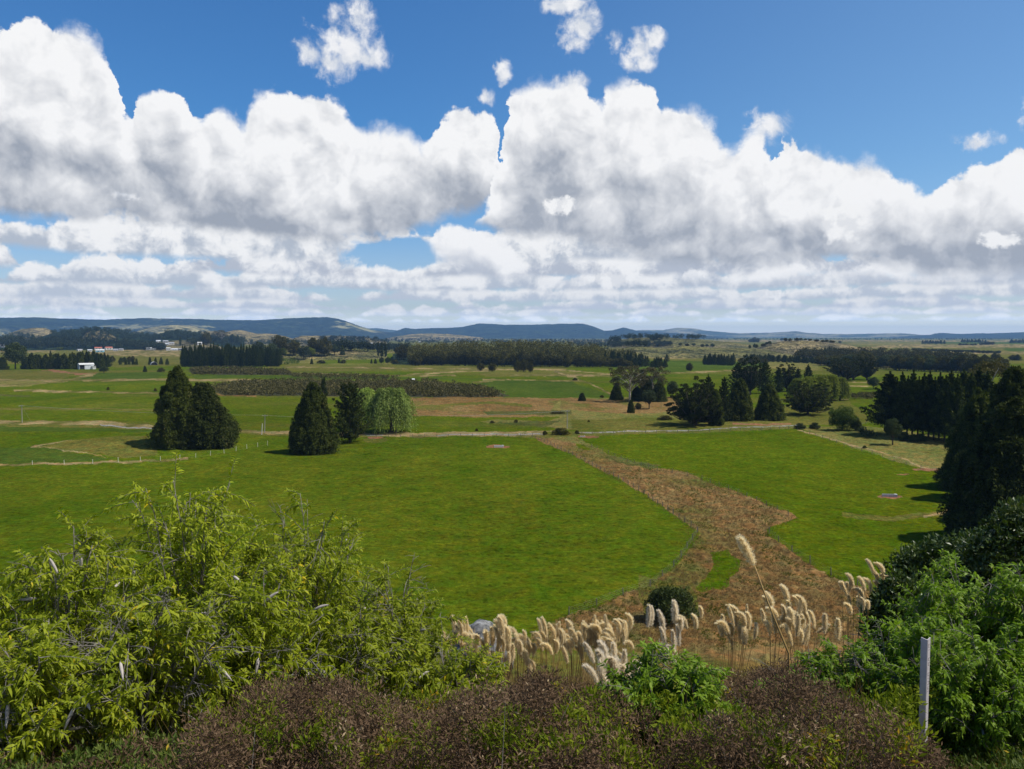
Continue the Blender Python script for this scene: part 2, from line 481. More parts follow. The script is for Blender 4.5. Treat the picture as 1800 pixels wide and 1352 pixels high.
def hill_mat(name, forest, forest2, grass, amount, scale):
    def b():
        p = worldpos()
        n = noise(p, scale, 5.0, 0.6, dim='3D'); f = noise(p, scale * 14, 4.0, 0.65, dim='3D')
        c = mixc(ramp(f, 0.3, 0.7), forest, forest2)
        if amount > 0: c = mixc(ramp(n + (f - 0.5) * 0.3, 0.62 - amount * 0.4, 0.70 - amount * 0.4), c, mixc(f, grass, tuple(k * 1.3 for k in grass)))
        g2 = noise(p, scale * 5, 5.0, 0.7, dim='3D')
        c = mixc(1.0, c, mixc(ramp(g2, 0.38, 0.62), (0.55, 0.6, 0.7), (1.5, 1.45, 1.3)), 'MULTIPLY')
        return principled(c, 0.95, 0.05, (f + g2, 1.0, 40.0))
    return material(name, b)
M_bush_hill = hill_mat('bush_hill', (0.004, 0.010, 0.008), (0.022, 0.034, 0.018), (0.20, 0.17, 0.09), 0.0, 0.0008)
M_sunpatch_hill = hill_mat('sunpatch_hill', (0.004, 0.010, 0.007), (0.024, 0.036, 0.018), (0.16, 0.15, 0.075), 0.16, 0.0008)  # dark forest; the pale noise patches stand in for sunlight on the plateau
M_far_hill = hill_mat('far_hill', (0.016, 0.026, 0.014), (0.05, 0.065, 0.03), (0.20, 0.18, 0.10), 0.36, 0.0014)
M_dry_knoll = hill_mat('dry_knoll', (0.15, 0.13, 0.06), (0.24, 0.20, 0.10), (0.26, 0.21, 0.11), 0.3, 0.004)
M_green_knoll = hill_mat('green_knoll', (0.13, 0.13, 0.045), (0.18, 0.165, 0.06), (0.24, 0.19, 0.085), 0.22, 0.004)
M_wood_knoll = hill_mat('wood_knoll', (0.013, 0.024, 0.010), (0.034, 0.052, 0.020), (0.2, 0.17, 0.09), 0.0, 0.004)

# (skyline in photo pixels, distance, depth)
knoll([(-140, 561), (0, 559), (60, 558), (128, 560), (180, 562), (250, 558), (330, 560), (420, 562), (520, 559), (556, 557), (588, 558), (606, 562), (618, 566), (634, 573), (652, 579), (690, 585), (735, 592)], 11000, 2400, 'hills', M_sunpatch_hill, 900, 90, 0.12, 1, plateau=0.8)
knoll([(640, 588), (662, 583), (690, 584), (705, 579), (714, 576), (728, 578), (745, 577), (790, 576), (812, 575), (826, 572), (842, 569), (880, 570), (930, 571), (980, 569), (1024, 568), (1040, 572), (1052, 577), (1062, 581), (1076, 581), (1086, 578), (1096, 576), (1106, 578), (1120, 582), (1150, 584), (1200, 586), (1260, 592), (1290, 596)], 12600, 2400, 'hills', M_bush_hill, 900, 84, 0.12, 2, plateau=0.5)
knoll([(600, 590), (648, 577), (664, 577), (700, 581), (900, 583), (1100, 582), (1130, 580), (1165, 580), (1190, 576), (1220, 577), (1240, 581), (1265, 583), (1300, 586), (1350, 585), (1385, 583), (1400, 582), (1420, 585), (1450, 587), (1510, 587), (1560, 586), (1590, 586), (1620, 589), (1700, 590), (1920, 590)], 17500, 2400, 'hills', M_far_hill, 700, 50, 0.06, 3, plateau=0.3)
knoll([(1560, 594), (1610, 590), (1634, 589), (1645, 586), (1652, 585), (1668, 586), (1684, 587), (1710, 586), (1745, 586), (1800, 584), (1850, 582), (1940, 584)], 14500, 2400, 'hills', M_bush_hill, 500, 44, 0.06, 4, plateau=0.5)
# nearer knolls
knoll([(4, 592), (20, 584), (40, 578), (60, 576), (80, 576), (92, 581), (120, 590)], 4600, 600, 'hills', M_dry_knoll, 90, 24, 0.05, 5)
knoll([(210, 592), (232, 585), (256, 577), (286, 573), (310, 571), (335, 572), (360, 578), (400, 592)], 6500, 800, 'hills', M_far_hill, 120, 30, 0.06, 6)
knoll([(330, 596), (356, 582), (376, 582), (396, 584), (412, 580), (430, 581), (450, 586), (470, 586), (486, 587), (520, 596)], 4200, 600, 'hills', M_dry_knoll, 120, 24, 0.05, 7)
knoll([(500, 600), (530, 590), (560, 590), (600, 590), (640, 592), (680, 600)], 3600, 500, 'hills', M_dry_knoll, 90, 20, 0.04, 8)
knoll([(680, 594), (706, 590), (728, 587), (760, 586), (790, 587), (820, 590), (850, 594)], 7000, 700, 'hills', M_dry_knoll, 70, 20, 0.05, 21)
knoll([(60, 596), (90, 586), (120, 579), (150, 577), (200, 580), (240, 586), (262, 590), (290, 598)], 3500, 600, 'hills', M_wood_knoll, 120, 28, 0.05, 9)
knoll([(145, 592), (152, 583), (165, 580), (180, 580), (192, 584), (204, 593)], 3100, 260, 'hills', M_dry_knoll, 60, 18, 0.04, 10)
knoll([(262, 598), (280, 586), (302, 580), (330, 582), (360, 588), (400, 592), (430, 598)], 3300, 500, 'hills', M_wood_knoll, 100, 26, 0.05, 11)
knoll([(-160, 600), (0, 596), (60, 598), (110, 596), (160, 596), (220, 600), (262, 604), (290, 612)], 2700, 260, 'hills', M_wood_knoll, 120, 26, 0.03, 12)
knoll([(1070, 600), (1088, 597), (1110, 594), (1135, 593), (1150, 592), (1166, 590), (1178, 593), (1196, 595), (1220, 595), (1250, 598), (1290, 602), (1330, 608)], 2500, 420, 'hills', M_green_knoll, 160, 26, 0.04, 13)
knoll([(1012, 616), (1050, 613), (1090, 612), (1110, 609), (1128, 608), (1150, 611), (1170, 613), (1188, 609), (1200, 606), (1216, 608), (1250, 611), (1300, 612), (1340, 613), (1400, 620)], 1650, 240, 'hills', M_green_knoll, 160, 26, 0.03, 14)
knoll([(1300, 618), (1330, 611), (1356, 602), (1372, 599), (1400, 598), (1440, 599), (1470, 602), (1500, 608), (1530, 614), (1560, 618)], 1750, 260, 'hills', M_dry_knoll, 140, 26, 0.05, 15)
knoll([(400, 618), (440, 611), (480, 606), (530, 608), (580, 612), (640, 616), (680, 619)], 1500, 200, 'hills', M_green_knoll, 90, 22, 0.03, 16)
knoll([(690, 622), (760, 615), (840, 611), (900, 609), (960, 610), (1020, 616), (1070, 622)], 1350, 300, 'hills', M_wood_knoll, 110, 24, 0.03, 17)
knoll([(255, 606), (290, 600), (316, 598), (350, 598), (366, 603), (390, 610)], 2550, 300, 'hills', M_dry_knoll, 70, 20, 0.03, 18)

# ---- the land as one sheet, with the fields, drains and tracks laid out on it
GREEN, COOL, OLIVE, PASTURE, TAN, BROWN, RED, ROAD, SCRUBG, LUSH, BANK, WEED = range(12)
PAL = {  # two soil/sward colours and how rough the surface is
    GREEN: ((0.050, 0.084, 0.003), (0.086, 0.102, 0.006), 0.10), COOL: ((0.042, 0.072, 0.008), (0.060, 0.086, 0.011), 0.06),
    OLIVE: ((0.080, 0.088, 0.014), (0.120, 0.108, 0.024), 0.12), PASTURE: ((0.095, 0.105, 0.022), (0.175, 0.145, 0.046), 0.22),
    TAN: ((0.150, 0.120, 0.046), (0.300, 0.220, 0.105), 0.15), BROWN: ((0.130, 0.078, 0.026), (0.210, 0.135, 0.052), 0.40),
    RED: ((0.165, 0.080, 0.040), (0.230, 0.120, 0.065), 0.05), ROAD: ((0.18, 0.175, 0.155), (0.26, 0.25, 0.225), 0.0),
    SCRUBG: ((0.040, 0.042, 0.022), (0.070, 0.064, 0.034), 0.3), LUSH: ((0.046, 0.078, 0.002), (0.078, 0.097, 0.004), 0.10),
    BANK: ((0.060, 0.060, 0.022), (0.120, 0.100, 0.045), 0.25), WEED: ((0.050, 0.068, 0.014), (0.095, 0.090, 0.026), 0.3)}
def strip(pts, w):
    """a band w photo-pixels high along a traced line"""
    return [(x, y - w / 2) for x, y in pts] + [(x, y + w / 2) for x, y in reversed(pts)]
def oval(cx, cy, w, h):
    return [(cx + w / 2 * cos(t), cy + h / 2 * sin(t)) for t in np.linspace(0, 2 * pi, 15)[:-1]]
FIELDS = [
    (OLIVE, [(-400, 592), (2200, 592), (2200, 640), (-400, 640)]),
    (TAN, [(1000, 598), (2200, 598), (2200, 601), (1000, 601)]), (COOL, [(1650, 601), (1980, 602), (1980, 605), (1640, 604)]),
    (TAN, [(1560, 606), (1980, 605), (1980, 611), (1500, 612)]), (COOL, [(1760, 613), (1980, 608), (1980, 617), (1770, 617)]), (PASTURE, [(1500, 602), (1640, 602), (1640, 606), (1490, 606)]),
    (TAN, [(1500, 618), (1980, 619), (1980, 624), (1500, 622)]),
    (GREEN, [(-400, 640), (2200, 640), (2200, 766), (-400, 766)]),
    (TAN, [(-200, 613), (90, 613), (95, 620), (-200, 622)]), (TAN, [(165, 613), (316, 614), (316, 627), (150, 625)]), (OLIVE, [(150, 627), (316, 627), (316, 640), (200, 646)]),
    (OLIVE, [(-200, 648), (150, 652), (110, 667), (-200, 668)]), (PASTURE, [(-200, 668), (100, 666), (60, 680), (-200, 684)]),
    (COOL, [(165, 657), (290, 655), (285, 665), (110, 668)]), (COOL, [(335, 659), (520, 661), (900, 666), (900, 668), (340, 664)]),
    (PASTURE, [(560, 621), (690, 620), (700, 640), (480, 640), (490, 630)]), (GREEN, [(566, 626), (690, 621), (690, 638), (560, 640)]),
    (OLIVE, [(500, 640), (990, 645), (1000, 655), (500, 652)]), (OLIVE, [(850, 652), (990, 652), (1080, 660), (850, 662)]),
    (TAN, [(480, 622), (520, 620), (510, 632), (478, 640)]), (TAN, strip([(556, 621), (600, 619), (650, 619), (700, 619)], 2.2)),
    (COOL, [(1085, 633), (1330, 636), (1400, 642), (1180, 654), (1080, 648)]), (TAN, [(1040, 623), (1345, 626), (1345, 632), (1040, 630)]),
    (PASTURE, [(1380, 622), (1560, 640), (1700, 640), (1700, 652), (1380, 640)]), (GREEN, [(1460, 650), (1680, 652), (1660, 660), (1460, 664)]), (PASTURE, [(1350, 634), (1440, 640), (1440, 652), (1340, 646)]),
    # drains and dry strips of the middle distance
    (TAN, strip([(-100, 667), (90, 668), (280, 667), (330, 668)], 3.0)), (TAN, strip([(30, 687), (160, 689), (290, 692)], 3.2)), (WEED, strip([(-60, 694), (20, 695), (60, 696)], 3)),
    (OLIVE, strip([(-100, 719), (80, 719), (290, 722)], 3.5)), (TAN, strip([(330, 668), (420, 668), (520, 672)], 5)), (BROWN, strip([(350, 693), (450, 696)], 5)),
    (RED, strip([(78, 650), (110, 654), (140, 658), (172, 657)], 3)), (TAN, strip([(172, 657), (150, 661), (110, 670), (60, 674), (0, 679), (-80, 684)], 3.4)),
    (TAN, strip([(470, 645), (600, 646), (800, 648), (1000, 650), (1080, 660)], 2.2)), (TAN, strip([(720, 659), (800, 654), (860, 651)], 3)), (TAN, strip([(850, 668), (950, 670), (1110, 670)], 3)),
    (OLIVE, strip([(560, 641), (900, 645)], 1.6)), (TAN, strip([(500, 656), (720, 661), (800, 660)], 2)),
    (TAN, strip([(900, 660), (985, 660), (1085, 660)], 2.6)), (TAN, strip([(1150, 657), (1200, 655), (1280, 652), (1330, 653)], 3)), (TAN, strip([(1150, 666), (1290, 668)], 2.2)), (TAN, strip([(1030, 668), (1100, 669)], 2)),
    (BANK, strip([(975, 652), (1000, 660), (1030, 672), (1055, 686), (1078, 698)], 4)), (TAN, strip([(985, 655), (1010, 664), (1040, 678), (1070, 692), (1080, 698)], 4)),
    (SCRUBG, [(355, 684), (420, 671), (560, 668), (760, 670), (860, 684), (900, 697), (860, 700), (680, 697), (400, 696)]),
    (SCRUBG, [(330, 648), (400, 646), (510, 652), (515, 660), (340, 658)]),
    (TAN, [(830, 672), (850, 670), (890, 672), (880, 680)]), (COOL, [(842, 674), (900, 668), (1000, 672), (1075, 697), (1000, 700), (905, 700)]), (GREEN, [(1010, 664), (1080, 662), (1340, 668), (1300, 690), (1080, 696)]),
    (GREEN, [(1460, 668), (1560, 668), (1540, 694), (1480, 690)]), (TAN, strip([(1460, 672), (1530, 673)], 1.6)), (TAN, strip([(1460, 679), (1530, 680)], 1.6)), (TAN, strip([(1460, 701), (1500, 702), (1540, 697)], 2.2)),
    # rough dry ground either side of the road
    (BROWN, [(718, 699), (860, 698), (985, 701), (985, 733), (880, 734), (715, 730)]), (PASTURE, [(985, 700), (1190, 697), (1200, 757), (1000, 757), (950, 745)]), (BROWN, [(985, 700), (1060, 702), (1190, 704), (1195, 722), (1100, 728), (985, 718)]),
    (BROWN, [(1090, 700), (1190, 698), (1190, 712), (1100, 710)]), (OLIVE, strip([(730, 716), (800, 712), (860, 708), (940, 714)], 4)), (WEED, [(850, 722), (1000, 720), (1000, 728), (860, 729)]),
    (GREEN, [(715, 735), (880, 735), (985, 731), (940, 752), (880, 759), (715, 759)]), (PASTURE, [(845, 741), (880, 738), (940, 740), (880, 746)]), (WEED, [(870, 744), (950, 740), (990, 738), (960, 750)]),
    (OLIVE, [(1000, 738), (1200, 734), (1200, 756), (1000, 757)]), (OLIVE, [(1195, 730), (1540, 700), (1580, 740), (1400, 752), (1195, 754)]), (GREEN, [(1490, 700), (1540, 700), (1600, 770), (1540, 756)]), (RED, strip([(1290, 747), (1350, 748), (1390, 747)], 3)),
    # the paddocks this side of the road
    (GREEN, [(-900, 742), (0, 744), (290, 756), (940, 766), (1230, 934), (980, 1090), (500, 1300), (-900, 1300)]), (COOL, [(-200, 745), (60, 747), (290, 758), (280, 766), (100, 764), (-200, 766)]),
    (COOL, [(-80, 790), (60, 789), (100, 793), (190, 811), (0, 816), (-100, 817)]), (TAN, strip([(62, 790), (80, 786), (100, 782), (126, 778)], 2.4)), (OLIVE, [(70, 790), (120, 779), (200, 777), (280, 787), (285, 800), (200, 806), (120, 796)]), (TAN, strip([(64, 790), (100, 793), (140, 799), (186, 808)], 1.1)),
    (TAN, strip([(-60, 819), (30, 817), (70, 816), (160, 815), (210, 812), (260, 809), (290, 808), (330, 804)], 3.2)),
    (LUSH, [(1010, 768), (1200, 760), (1400, 757), (1500, 792), (1660, 832), (1690, 860), (1690, 900), (1610, 1010), (1500, 1030), (1470, 1020), (1375, 952), (1352, 930), (1395, 912), (1385, 905), (1290, 862), (1230, 838), (1150, 824), (1062, 795)]),
    (PASTURE, [(1396, 754), (1500, 752), (1600, 765), (1670, 778), (1675, 834), (1590, 815), (1500, 789)]), (TAN, strip([(1400, 760), (1450, 772), (1500, 786), (1580, 805), (1640, 828)], 2.0)),
    (OLIVE, strip([(1480, 905), (1560, 912), (1640, 900), (1680, 885)], 9)), (TAN, strip([(1620, 905), (1650, 896), (1680, 884)], 4)),
    (BROWN, [(934, 765), (965, 768), (1010, 769), (1062, 796), (1110, 818), (1150, 824), (1200, 828), (1232, 840), (1290, 862), (1340, 882), (1385, 905), (1400, 912), (1352, 930), (1352, 942), (1378, 962), (1440, 1000), (1490, 1024), (1560, 1050), (1560, 1140), (900, 1160), (985, 1088), (1080, 1050), (1140, 1030), (1190, 990), (1224, 934), (1130, 866), (1030, 812)]),
    (LUSH, [(1248, 968), (1276, 966), (1302, 984), (1300, 1004), (1280, 1018), (1280, 1030), (1228, 1038), (1215, 1030), (1240, 1012), (1256, 990)]), (LUSH, [(1010, 777), (1020, 780), (1034, 788), (1026, 791), (1008, 781)]), (WEED, [(1045, 793), (1075, 800), (1160, 820), (1140, 826), (1080, 812)]),
    (PASTURE, [(960, 766), (1010, 768), (1040, 784), (990, 776)]), (OLIVE, [(1120, 1010), (1215, 1035), (1225, 1080), (1130, 1090), (1120, 1050)]),
    (RED, oval(876, 785, 42, 6)), (RED, oval(1564, 872, 40, 6)), (RED, oval(1030, 768, 34, 4)), (RED, oval(1632, 824, 56, 4.4)), (OLIVE, oval(940, 767, 60, 3)), (RED, oval(1588, 832, 20, 2)), (OLIVE, oval(660, 772, 50, 9)), (RED, oval(657, 768, 26, 4)),
    # road and its verges
    (TAN, strip([(-300, 741), (0, 742), (100, 743), (180, 745), (290, 751), (420, 757), (520, 760), (640, 763), (800, 763), (960, 762)], 7)), (OLIVE, strip([(-300, 747), (0, 748), (180, 751), (290, 755), (420, 760), (640, 766)], 3)),
    (OLIVE, strip([(960, 764), (1100, 761), (1300, 757), (1420, 752)], 8)),
    (ROAD, strip([(165, 748), (200, 749.3), (250, 751.2), (270, 752)], 1.9)), (ROAD, strip([(640, 763.6), (670, 764)], 1.6)), (ROAD, strip([(770, 763.8), (860, 763.2), (960, 762.3)], 1.5)), (ROAD, strip([(1010, 761.4), (1040, 760.8), (1140, 758.3), (1240, 755.8), (1340, 752.6), (1412, 750)], 1.3)),
    (TAN, strip([(700, 760), (860, 760), (990, 757)], 2.0))]

def inside(px, py, poly):
    r = np.zeros(px.shape, bool); n = len(poly)
    for i in range(n):
        (x1, y1), (x2, y2) = poly[i], poly[(i + 1) % n]
        if y1 == y2: continue
        c = ((y1 > py) != (y2 > py))
        r ^= c & (px < (x2 - x1) * (py - y1) / (y2 - y1) + x1)
    return r
def zone(x, y):
    """which field a point of the land lies in (fields are fixed polygons on the valley floor)"""
    z = np.full(x.shape, GREEN, np.int32)
    for kind, poly in FIELDS:
        P_ = np.array([flat_at(*q) for q in poly])
        m = (x >= P_[:, 0].min()) & (x <= P_[:, 0].max()) & (y >= P_[:, 1].min()) & (y <= P_[:, 1].max())
        idx = np.nonzero(m)[0]
        if len(idx): z[idx[inside(x[idx], y[idx], P_.tolist())]] = kind
    z[(y < 62) & (y > -300)] = BANK
    z[(y >= 62) & (y < 104) & (x > 2 + 0.06 * y) & (x < 0.42 * y)] = BROWN
    z[(y >= 62) & (y < 96) & (x <= 2 + 0.06 * y)] = OLIVE
    return z
az_fine = np.linspace(-radians(39), radians(39), 1250)
az_rest = np.linspace(radians(39), 2 * pi - radians(39), 120)[1:-1]
az_all = np.concatenate([az_fine, az_rest])
rows = np.concatenate([np.linspace(1.2, 60, 70), np.linspace(61, 110.6, 40), CAM_Z * F_PX / np.arange(505, 4.2, -0.85), [17000.0, 23000.0]])
aa, rr = np.meshgrid(az_all, rows)
gx, gy = (np.sin(aa) * rr).ravel(), (np.cos(aa) * rr).ravel()
gz = ground(gx, gy)
wr = np.clip(rr.ravel() / 250, 0.25, 3.0)
wx_, wy_ = gx + 2.4 * wr * fbm(gx / (4 * wr), gy / (4 * wr), 31, 4), gy + 3.4 * wr * fbm(gx / (4 * wr), gy / (4 * wr), 32, 4)
zn = zone(wx_, wy_)
mixn = np.clip(0.5 + 0.75 * fbm(gx / 14, gy / 30, 41, 4) + 0.25 * vnoise(gx / 1.6, gy / 1.6, 45), 0, 1)
c1 = np.array([PAL[k][0] for k in range(12)])[zn]; c2 = np.array([PAL[k][1] for k in range(12)])[zn]
gc = c1 + (c2 - c1) * mixn[:, None]
wid = (zn == GREEN) & (gy > 330) & (gy < 1500)
bandn = np.clip(fbm(gx / 160, gy / 45, 63, 4) * 1.8 - 0.15, 0, 0.85)
gc[wid] = gc[wid] + (np.array([0.105, 0.095, 0.022]) - gc[wid]) * bandn[wid][:, None]
brn = (zn == BROWN)
bm2 = np.clip(fbm(gx / 13, gy / 22, 67, 4) * 2.0 - 0.25, 0, 0.8)
gc[brn] = gc[brn] + (np.array([0.085, 0.092, 0.018]) - gc[brn]) * bm2[brn][:, None]
# dry strips are mottled with green growth
patch = fbm(gx / 9, gy / 26, 61, 4)
thin = (zn == TAN) & (np.abs(gy) > 200)
gc[thin] = gc[thin] + (np.array([0.085, 0.085, 0.018]) - gc[thin]) * np.clip(0.35 + 1.6 * patch[thin], 0, 1)[:, None]
gc *= (1 + 0.20 * fbm(gx / 55, gy / 90, 47, 3))[:, None]
rg = np.array([PAL[k][2] for k in range(12)])[zn]
near = np.clip((900 - rr.ravel()) / 600, 0, 1)
gz = gz + near * rg * (0.9 * fbm(gx / 2.4, gy / 2.4, 51, 3) + 0.6 * vnoise(gx / 0.7, gy / 0.9, 53))
na_, nr_ = len(az_all), len(rows)
i = (np.arange(nr_ - 1)[:, None] * na_ + np.arange(na_)[None]).ravel()
j = (np.arange(nr_ - 1)[:, None] * na_ + (np.arange(na_)[None] + 1) % na_).ravel()
Fq = np.c_[i, j, j + na_, i + na_]
cen = np.array([[0, 0, float(ground(0, 0))]])
V = np.concatenate([np.c_[gx, gy, gz], cen])
Ft = np.c_[np.arange(na_), np.full(na_, len(V) - 1), (np.arange(na_) + 1) % na_]
def land():
    p = worldpos()
    base = attr('sward', 'Color')
    f1 = noise(p, 0.9, 5.0, 0.65, dim='3D'); f2 = noise(p, 0.16, 4.0, 0.6, dim='3D'); f3 = noise(p, 5.0, 3.0, 0.7, dim='3D')
    k = ramp(f1, 0.25, 0.75, 0.5, 1.5, 'LINEAR') * ramp(f2, 0.3, 0.7, 0.80, 1.20, 'LINEAR') * ramp(f3, 0.25, 0.75, 0.6, 1.4, 'LINEAR')
    tuft = noise(p, 0.55, 3.0, 0.6, dim='3D'); fleck = noise(p, 1.7, 2.0, 0.6, dim='3D')
    k = k * ramp(tuft, 0.58, 0.68, 1.0, 0.66) * ramp(fleck, 0.62, 0.70, 1.0, 1.45) * ramp(fleck, 0.30, 0.38, 0.6, 1.0)
    hue = mixc(ramp(noise(p, 0.35, 5.0, 0.6, dim='3D'), 0.35, 0.68), (0.84, 1.0, 1.0), (1.20, 0.99, 0.95))
    c = mixc(1.0, mixc(1.0, base, hue, 'MULTIPLY'), vec(k, k, k), 'MULTIPLY')
    return principled(c, 1.0, 0.0, (f1 + f3 * 0.6, 0.9, 0.25))
M_land = material('land', land)
Fq = Fq[:, ::-1]
terrain = obj('ground', mesh('ground', V, [Fq, Ft[:, ::-1]], M_land, {'sward': np.concatenate([gc, gc[:1]])}))
tag(terrain, kind='structure')

# ================================================================ trees: one template of each kind, then copies
RNG = np.random.default_rng(7)
M_cyp = foliage('cypress_leaf', (0.016, 0.028, 0.004), (0.105, 0.125, 0.022), (0.170, 0.150, 0.050), 0.20, 0.05)
M_pine = foliage('pine_leaf', (0.014, 0.026, 0.004), (0.072, 0.092, 0.018), (0.12, 0.12, 0.03), 0.18, 0.05)
M_round = foliage('totara_leaf', (0.028, 0.033, 0.005), (0.110, 0.098, 0.024), (0.15, 0.12, 0.04), 0.15, 0.03)
M_broad = foliage('broad_leaf', (0.024, 0.040, 0.012), (0.070, 0.090, 0.028), (0.11, 0.12, 0.04), 0.2, 0.15)
M_willow = foliage('willow_leaf', (0.130, 0.195, 0.030), (0.280, 0.345, 0.085), (0.33, 0.37, 0.13), 0.3, 0.05)
M_lime = foliage('poplar_leaf', (0.060, 0.085, 0.008), (0.150, 0.175, 0.024), (0.20, 0.21, 0.03), 0.25, 0.06)
M_mac = foliage('macrocarpa_leaf', (0.012, 0.021, 0.004), (0.062, 0.070, 0.016), (0.11, 0.095, 0.04), 0.15, 0.04)
M_pop = foliage('light_poplar_leaf', (0.095, 0.125, 0.010), (0.190, 0.215, 0.028), (0.24, 0.25, 0.04), 0.3, 0.04)
M_bush = foliage('gully_bush_leaf', (0.030, 0.050, 0.010), (0.100, 0.125, 0.028), (0.15, 0.15, 0.05), 0.2, 0.1)
M_gum = foliage('gum_leaf', (0.050, 0.052, 0.020), (0.140, 0.125, 0.058), (0.20, 0.16, 0.08), 0.2, 0.06)
M_goldgum = foliage('gold_leaf', (0.050, 0.052, 0.014), (0.150, 0.130, 0.026), (0.24, 0.18, 0.03), 0.2, 0.15)
M_scrub = foliage('scrub_leaf', (0.048, 0.048, 0.014), (0.125, 0.108, 0.038), (0.20, 0.16, 0.08), 0.15, 0.04)
M_bright = foliage('bright_shrub_leaf', (0.050, 0.090, 0.006), (0.140, 0.190, 0.020), (0.14, 0.18, 0.03), 0.25, 0.15)
M_dead = foliage('dead_needle', (0.20, 0.17, 0.14), (0.32, 0.28, 0.24), None, 0.05, 0.05)

def cloud(rng, C, R, n, L, W, up=0.35, jit=0.55, droop=0.0, shell=0.55, flat=1.0):
    """leafy clumps: centres C (K,3), radii R (K,), n sprays each. returns verts, faces, tint"""
    K = len(C); R = np.broadcast_to(R, (K,))
    d = nrm(rng.normal(size=(K, n, 3)))
    d[..., 2] = np.where(rng.random((K, n)) < 0.5, np.abs(d[..., 2]), d[..., 2])
    rad = R[:, None] * (shell + (1 - shell) * rng.random((K, n)) ** 0.5)
    off = d * rad[..., None]; off[..., 2] *= flat
    p = (C[:, None] + off).reshape(-1, 3); d = d.reshape(-1, 3)
    a = nrm(d * 0.8 + rng.normal(size=d.shape) * jit + np.array([0, 0, up - droop]))
    nn = nrm(d + rng.normal(size=d.shape) * 0.45 + np.array([0, 0, 0.35]))
    s = 0.65 + 0.7 * rng.random(len(p))
    v, f = leaves(p - a * (L * s * 0.4)[:, None], a, nn, L * s, W * s)
    ct = np.repeat(rng.random(K), n)
    t = np.clip(0.5 * ct + 0.55 * rng.random(len(p)) - 0.02, 0, 1)
    return v, f, np.repeat(t, 4)
def join(parts):
    v, f, t, n = [], [], [], 0
    for a, b, c_ in parts:
        v.append(a); f.append(b + n); t.append(c_); n += len(a)
    return np.concatenate(v), np.concatenate(f), np.concatenate(t)
def crown_mesh(parts, mat, name='crown'):
    v, f, t = join(parts)
    return mesh(name, v, f, mat, {'tint': t}, smooth=False)

def trunk_mesh(limbs, mat=None, n=7):
    g = Geo()
    for pts, r in limbs: g.tube(pts, r, n)
    return g.done('trunk', mat or M_bark, True)

def cypress(seed, lod=1.0, R=0.30, p=0.8, belly=0.10, mat=None, K=230, rag=0.30, base=0.01, q=1.0):
    """dense pointed conifer, unit height"""
    r = np.random.default_rng(seed)
    K = int(K * (0.45 + 0.55 * min(lod, 2.0)))
    t = base + (0.985 - base) * (1 - (1 - r.random(K)) ** 0.62)
    t = np.sort(t); a = r.random(K) * 2 * pi
    lump = 1 - rag * r.random(K) * 0.7 - rag * 0.75 * (0.5 + 0.5 * vnoise(a * 1.9 + seed, t * 9.0, seed)) + 0.05
    pr = R * (1 - t ** q) ** p * np.minimum(1, 0.72 + t / belly * 0.28) + 0.008
    C = np.c_[np.cos(a) * pr * lump, np.sin(a) * pr * lump, t * 0.97]
    cr = (0.020 + 0.026 * (1 - t)) * (0.6 + 0.9 * r.random(K)) * (R / 0.3) ** 0.5
    inner = r.random(K // 2)
    Ci = np.c_[np.cos(a[::2][:K // 2]) * 0.5 * R * (1 - inner ** q) ** p, np.sin(a[::2][:K // 2]) * 0.5 * R * (1 - inner ** q) ** p, 0.03 + inner * 0.88]
    L = 0.036 / min(lod, 3) ** 0.45
    hang = C - np.array([0, 0, 1.0]) * (cr * 1.3)[:, None] + np.c_[np.cos(a), np.sin(a), np.zeros(K)] * (cr * 0.45)[:, None]
    parts = [cloud(r, C, cr, int(34 * lod), L, L * 0.40, 0.1, 0.5, 0.15, 0.3), cloud(r, hang, cr * 0.75, int(26 * lod), L * 1.25, L * 0.36, 0.0, 0.35, 0.75, 0.3, 1.5),
             cloud(r, Ci, 0.11 * (1 - inner) + 0.02, int(10 * lod) + 2, L * 2, L * 1.6)]
    crown = crown_mesh(parts, mat or M_cyp)
    tr = trunk_mesh([(np.array([(0, 0, -0.02), (0.003, 0, 0.3), (0, 0.003, 0.85)]), [0.028, 0.02, 0.004])])
    return crown, tr

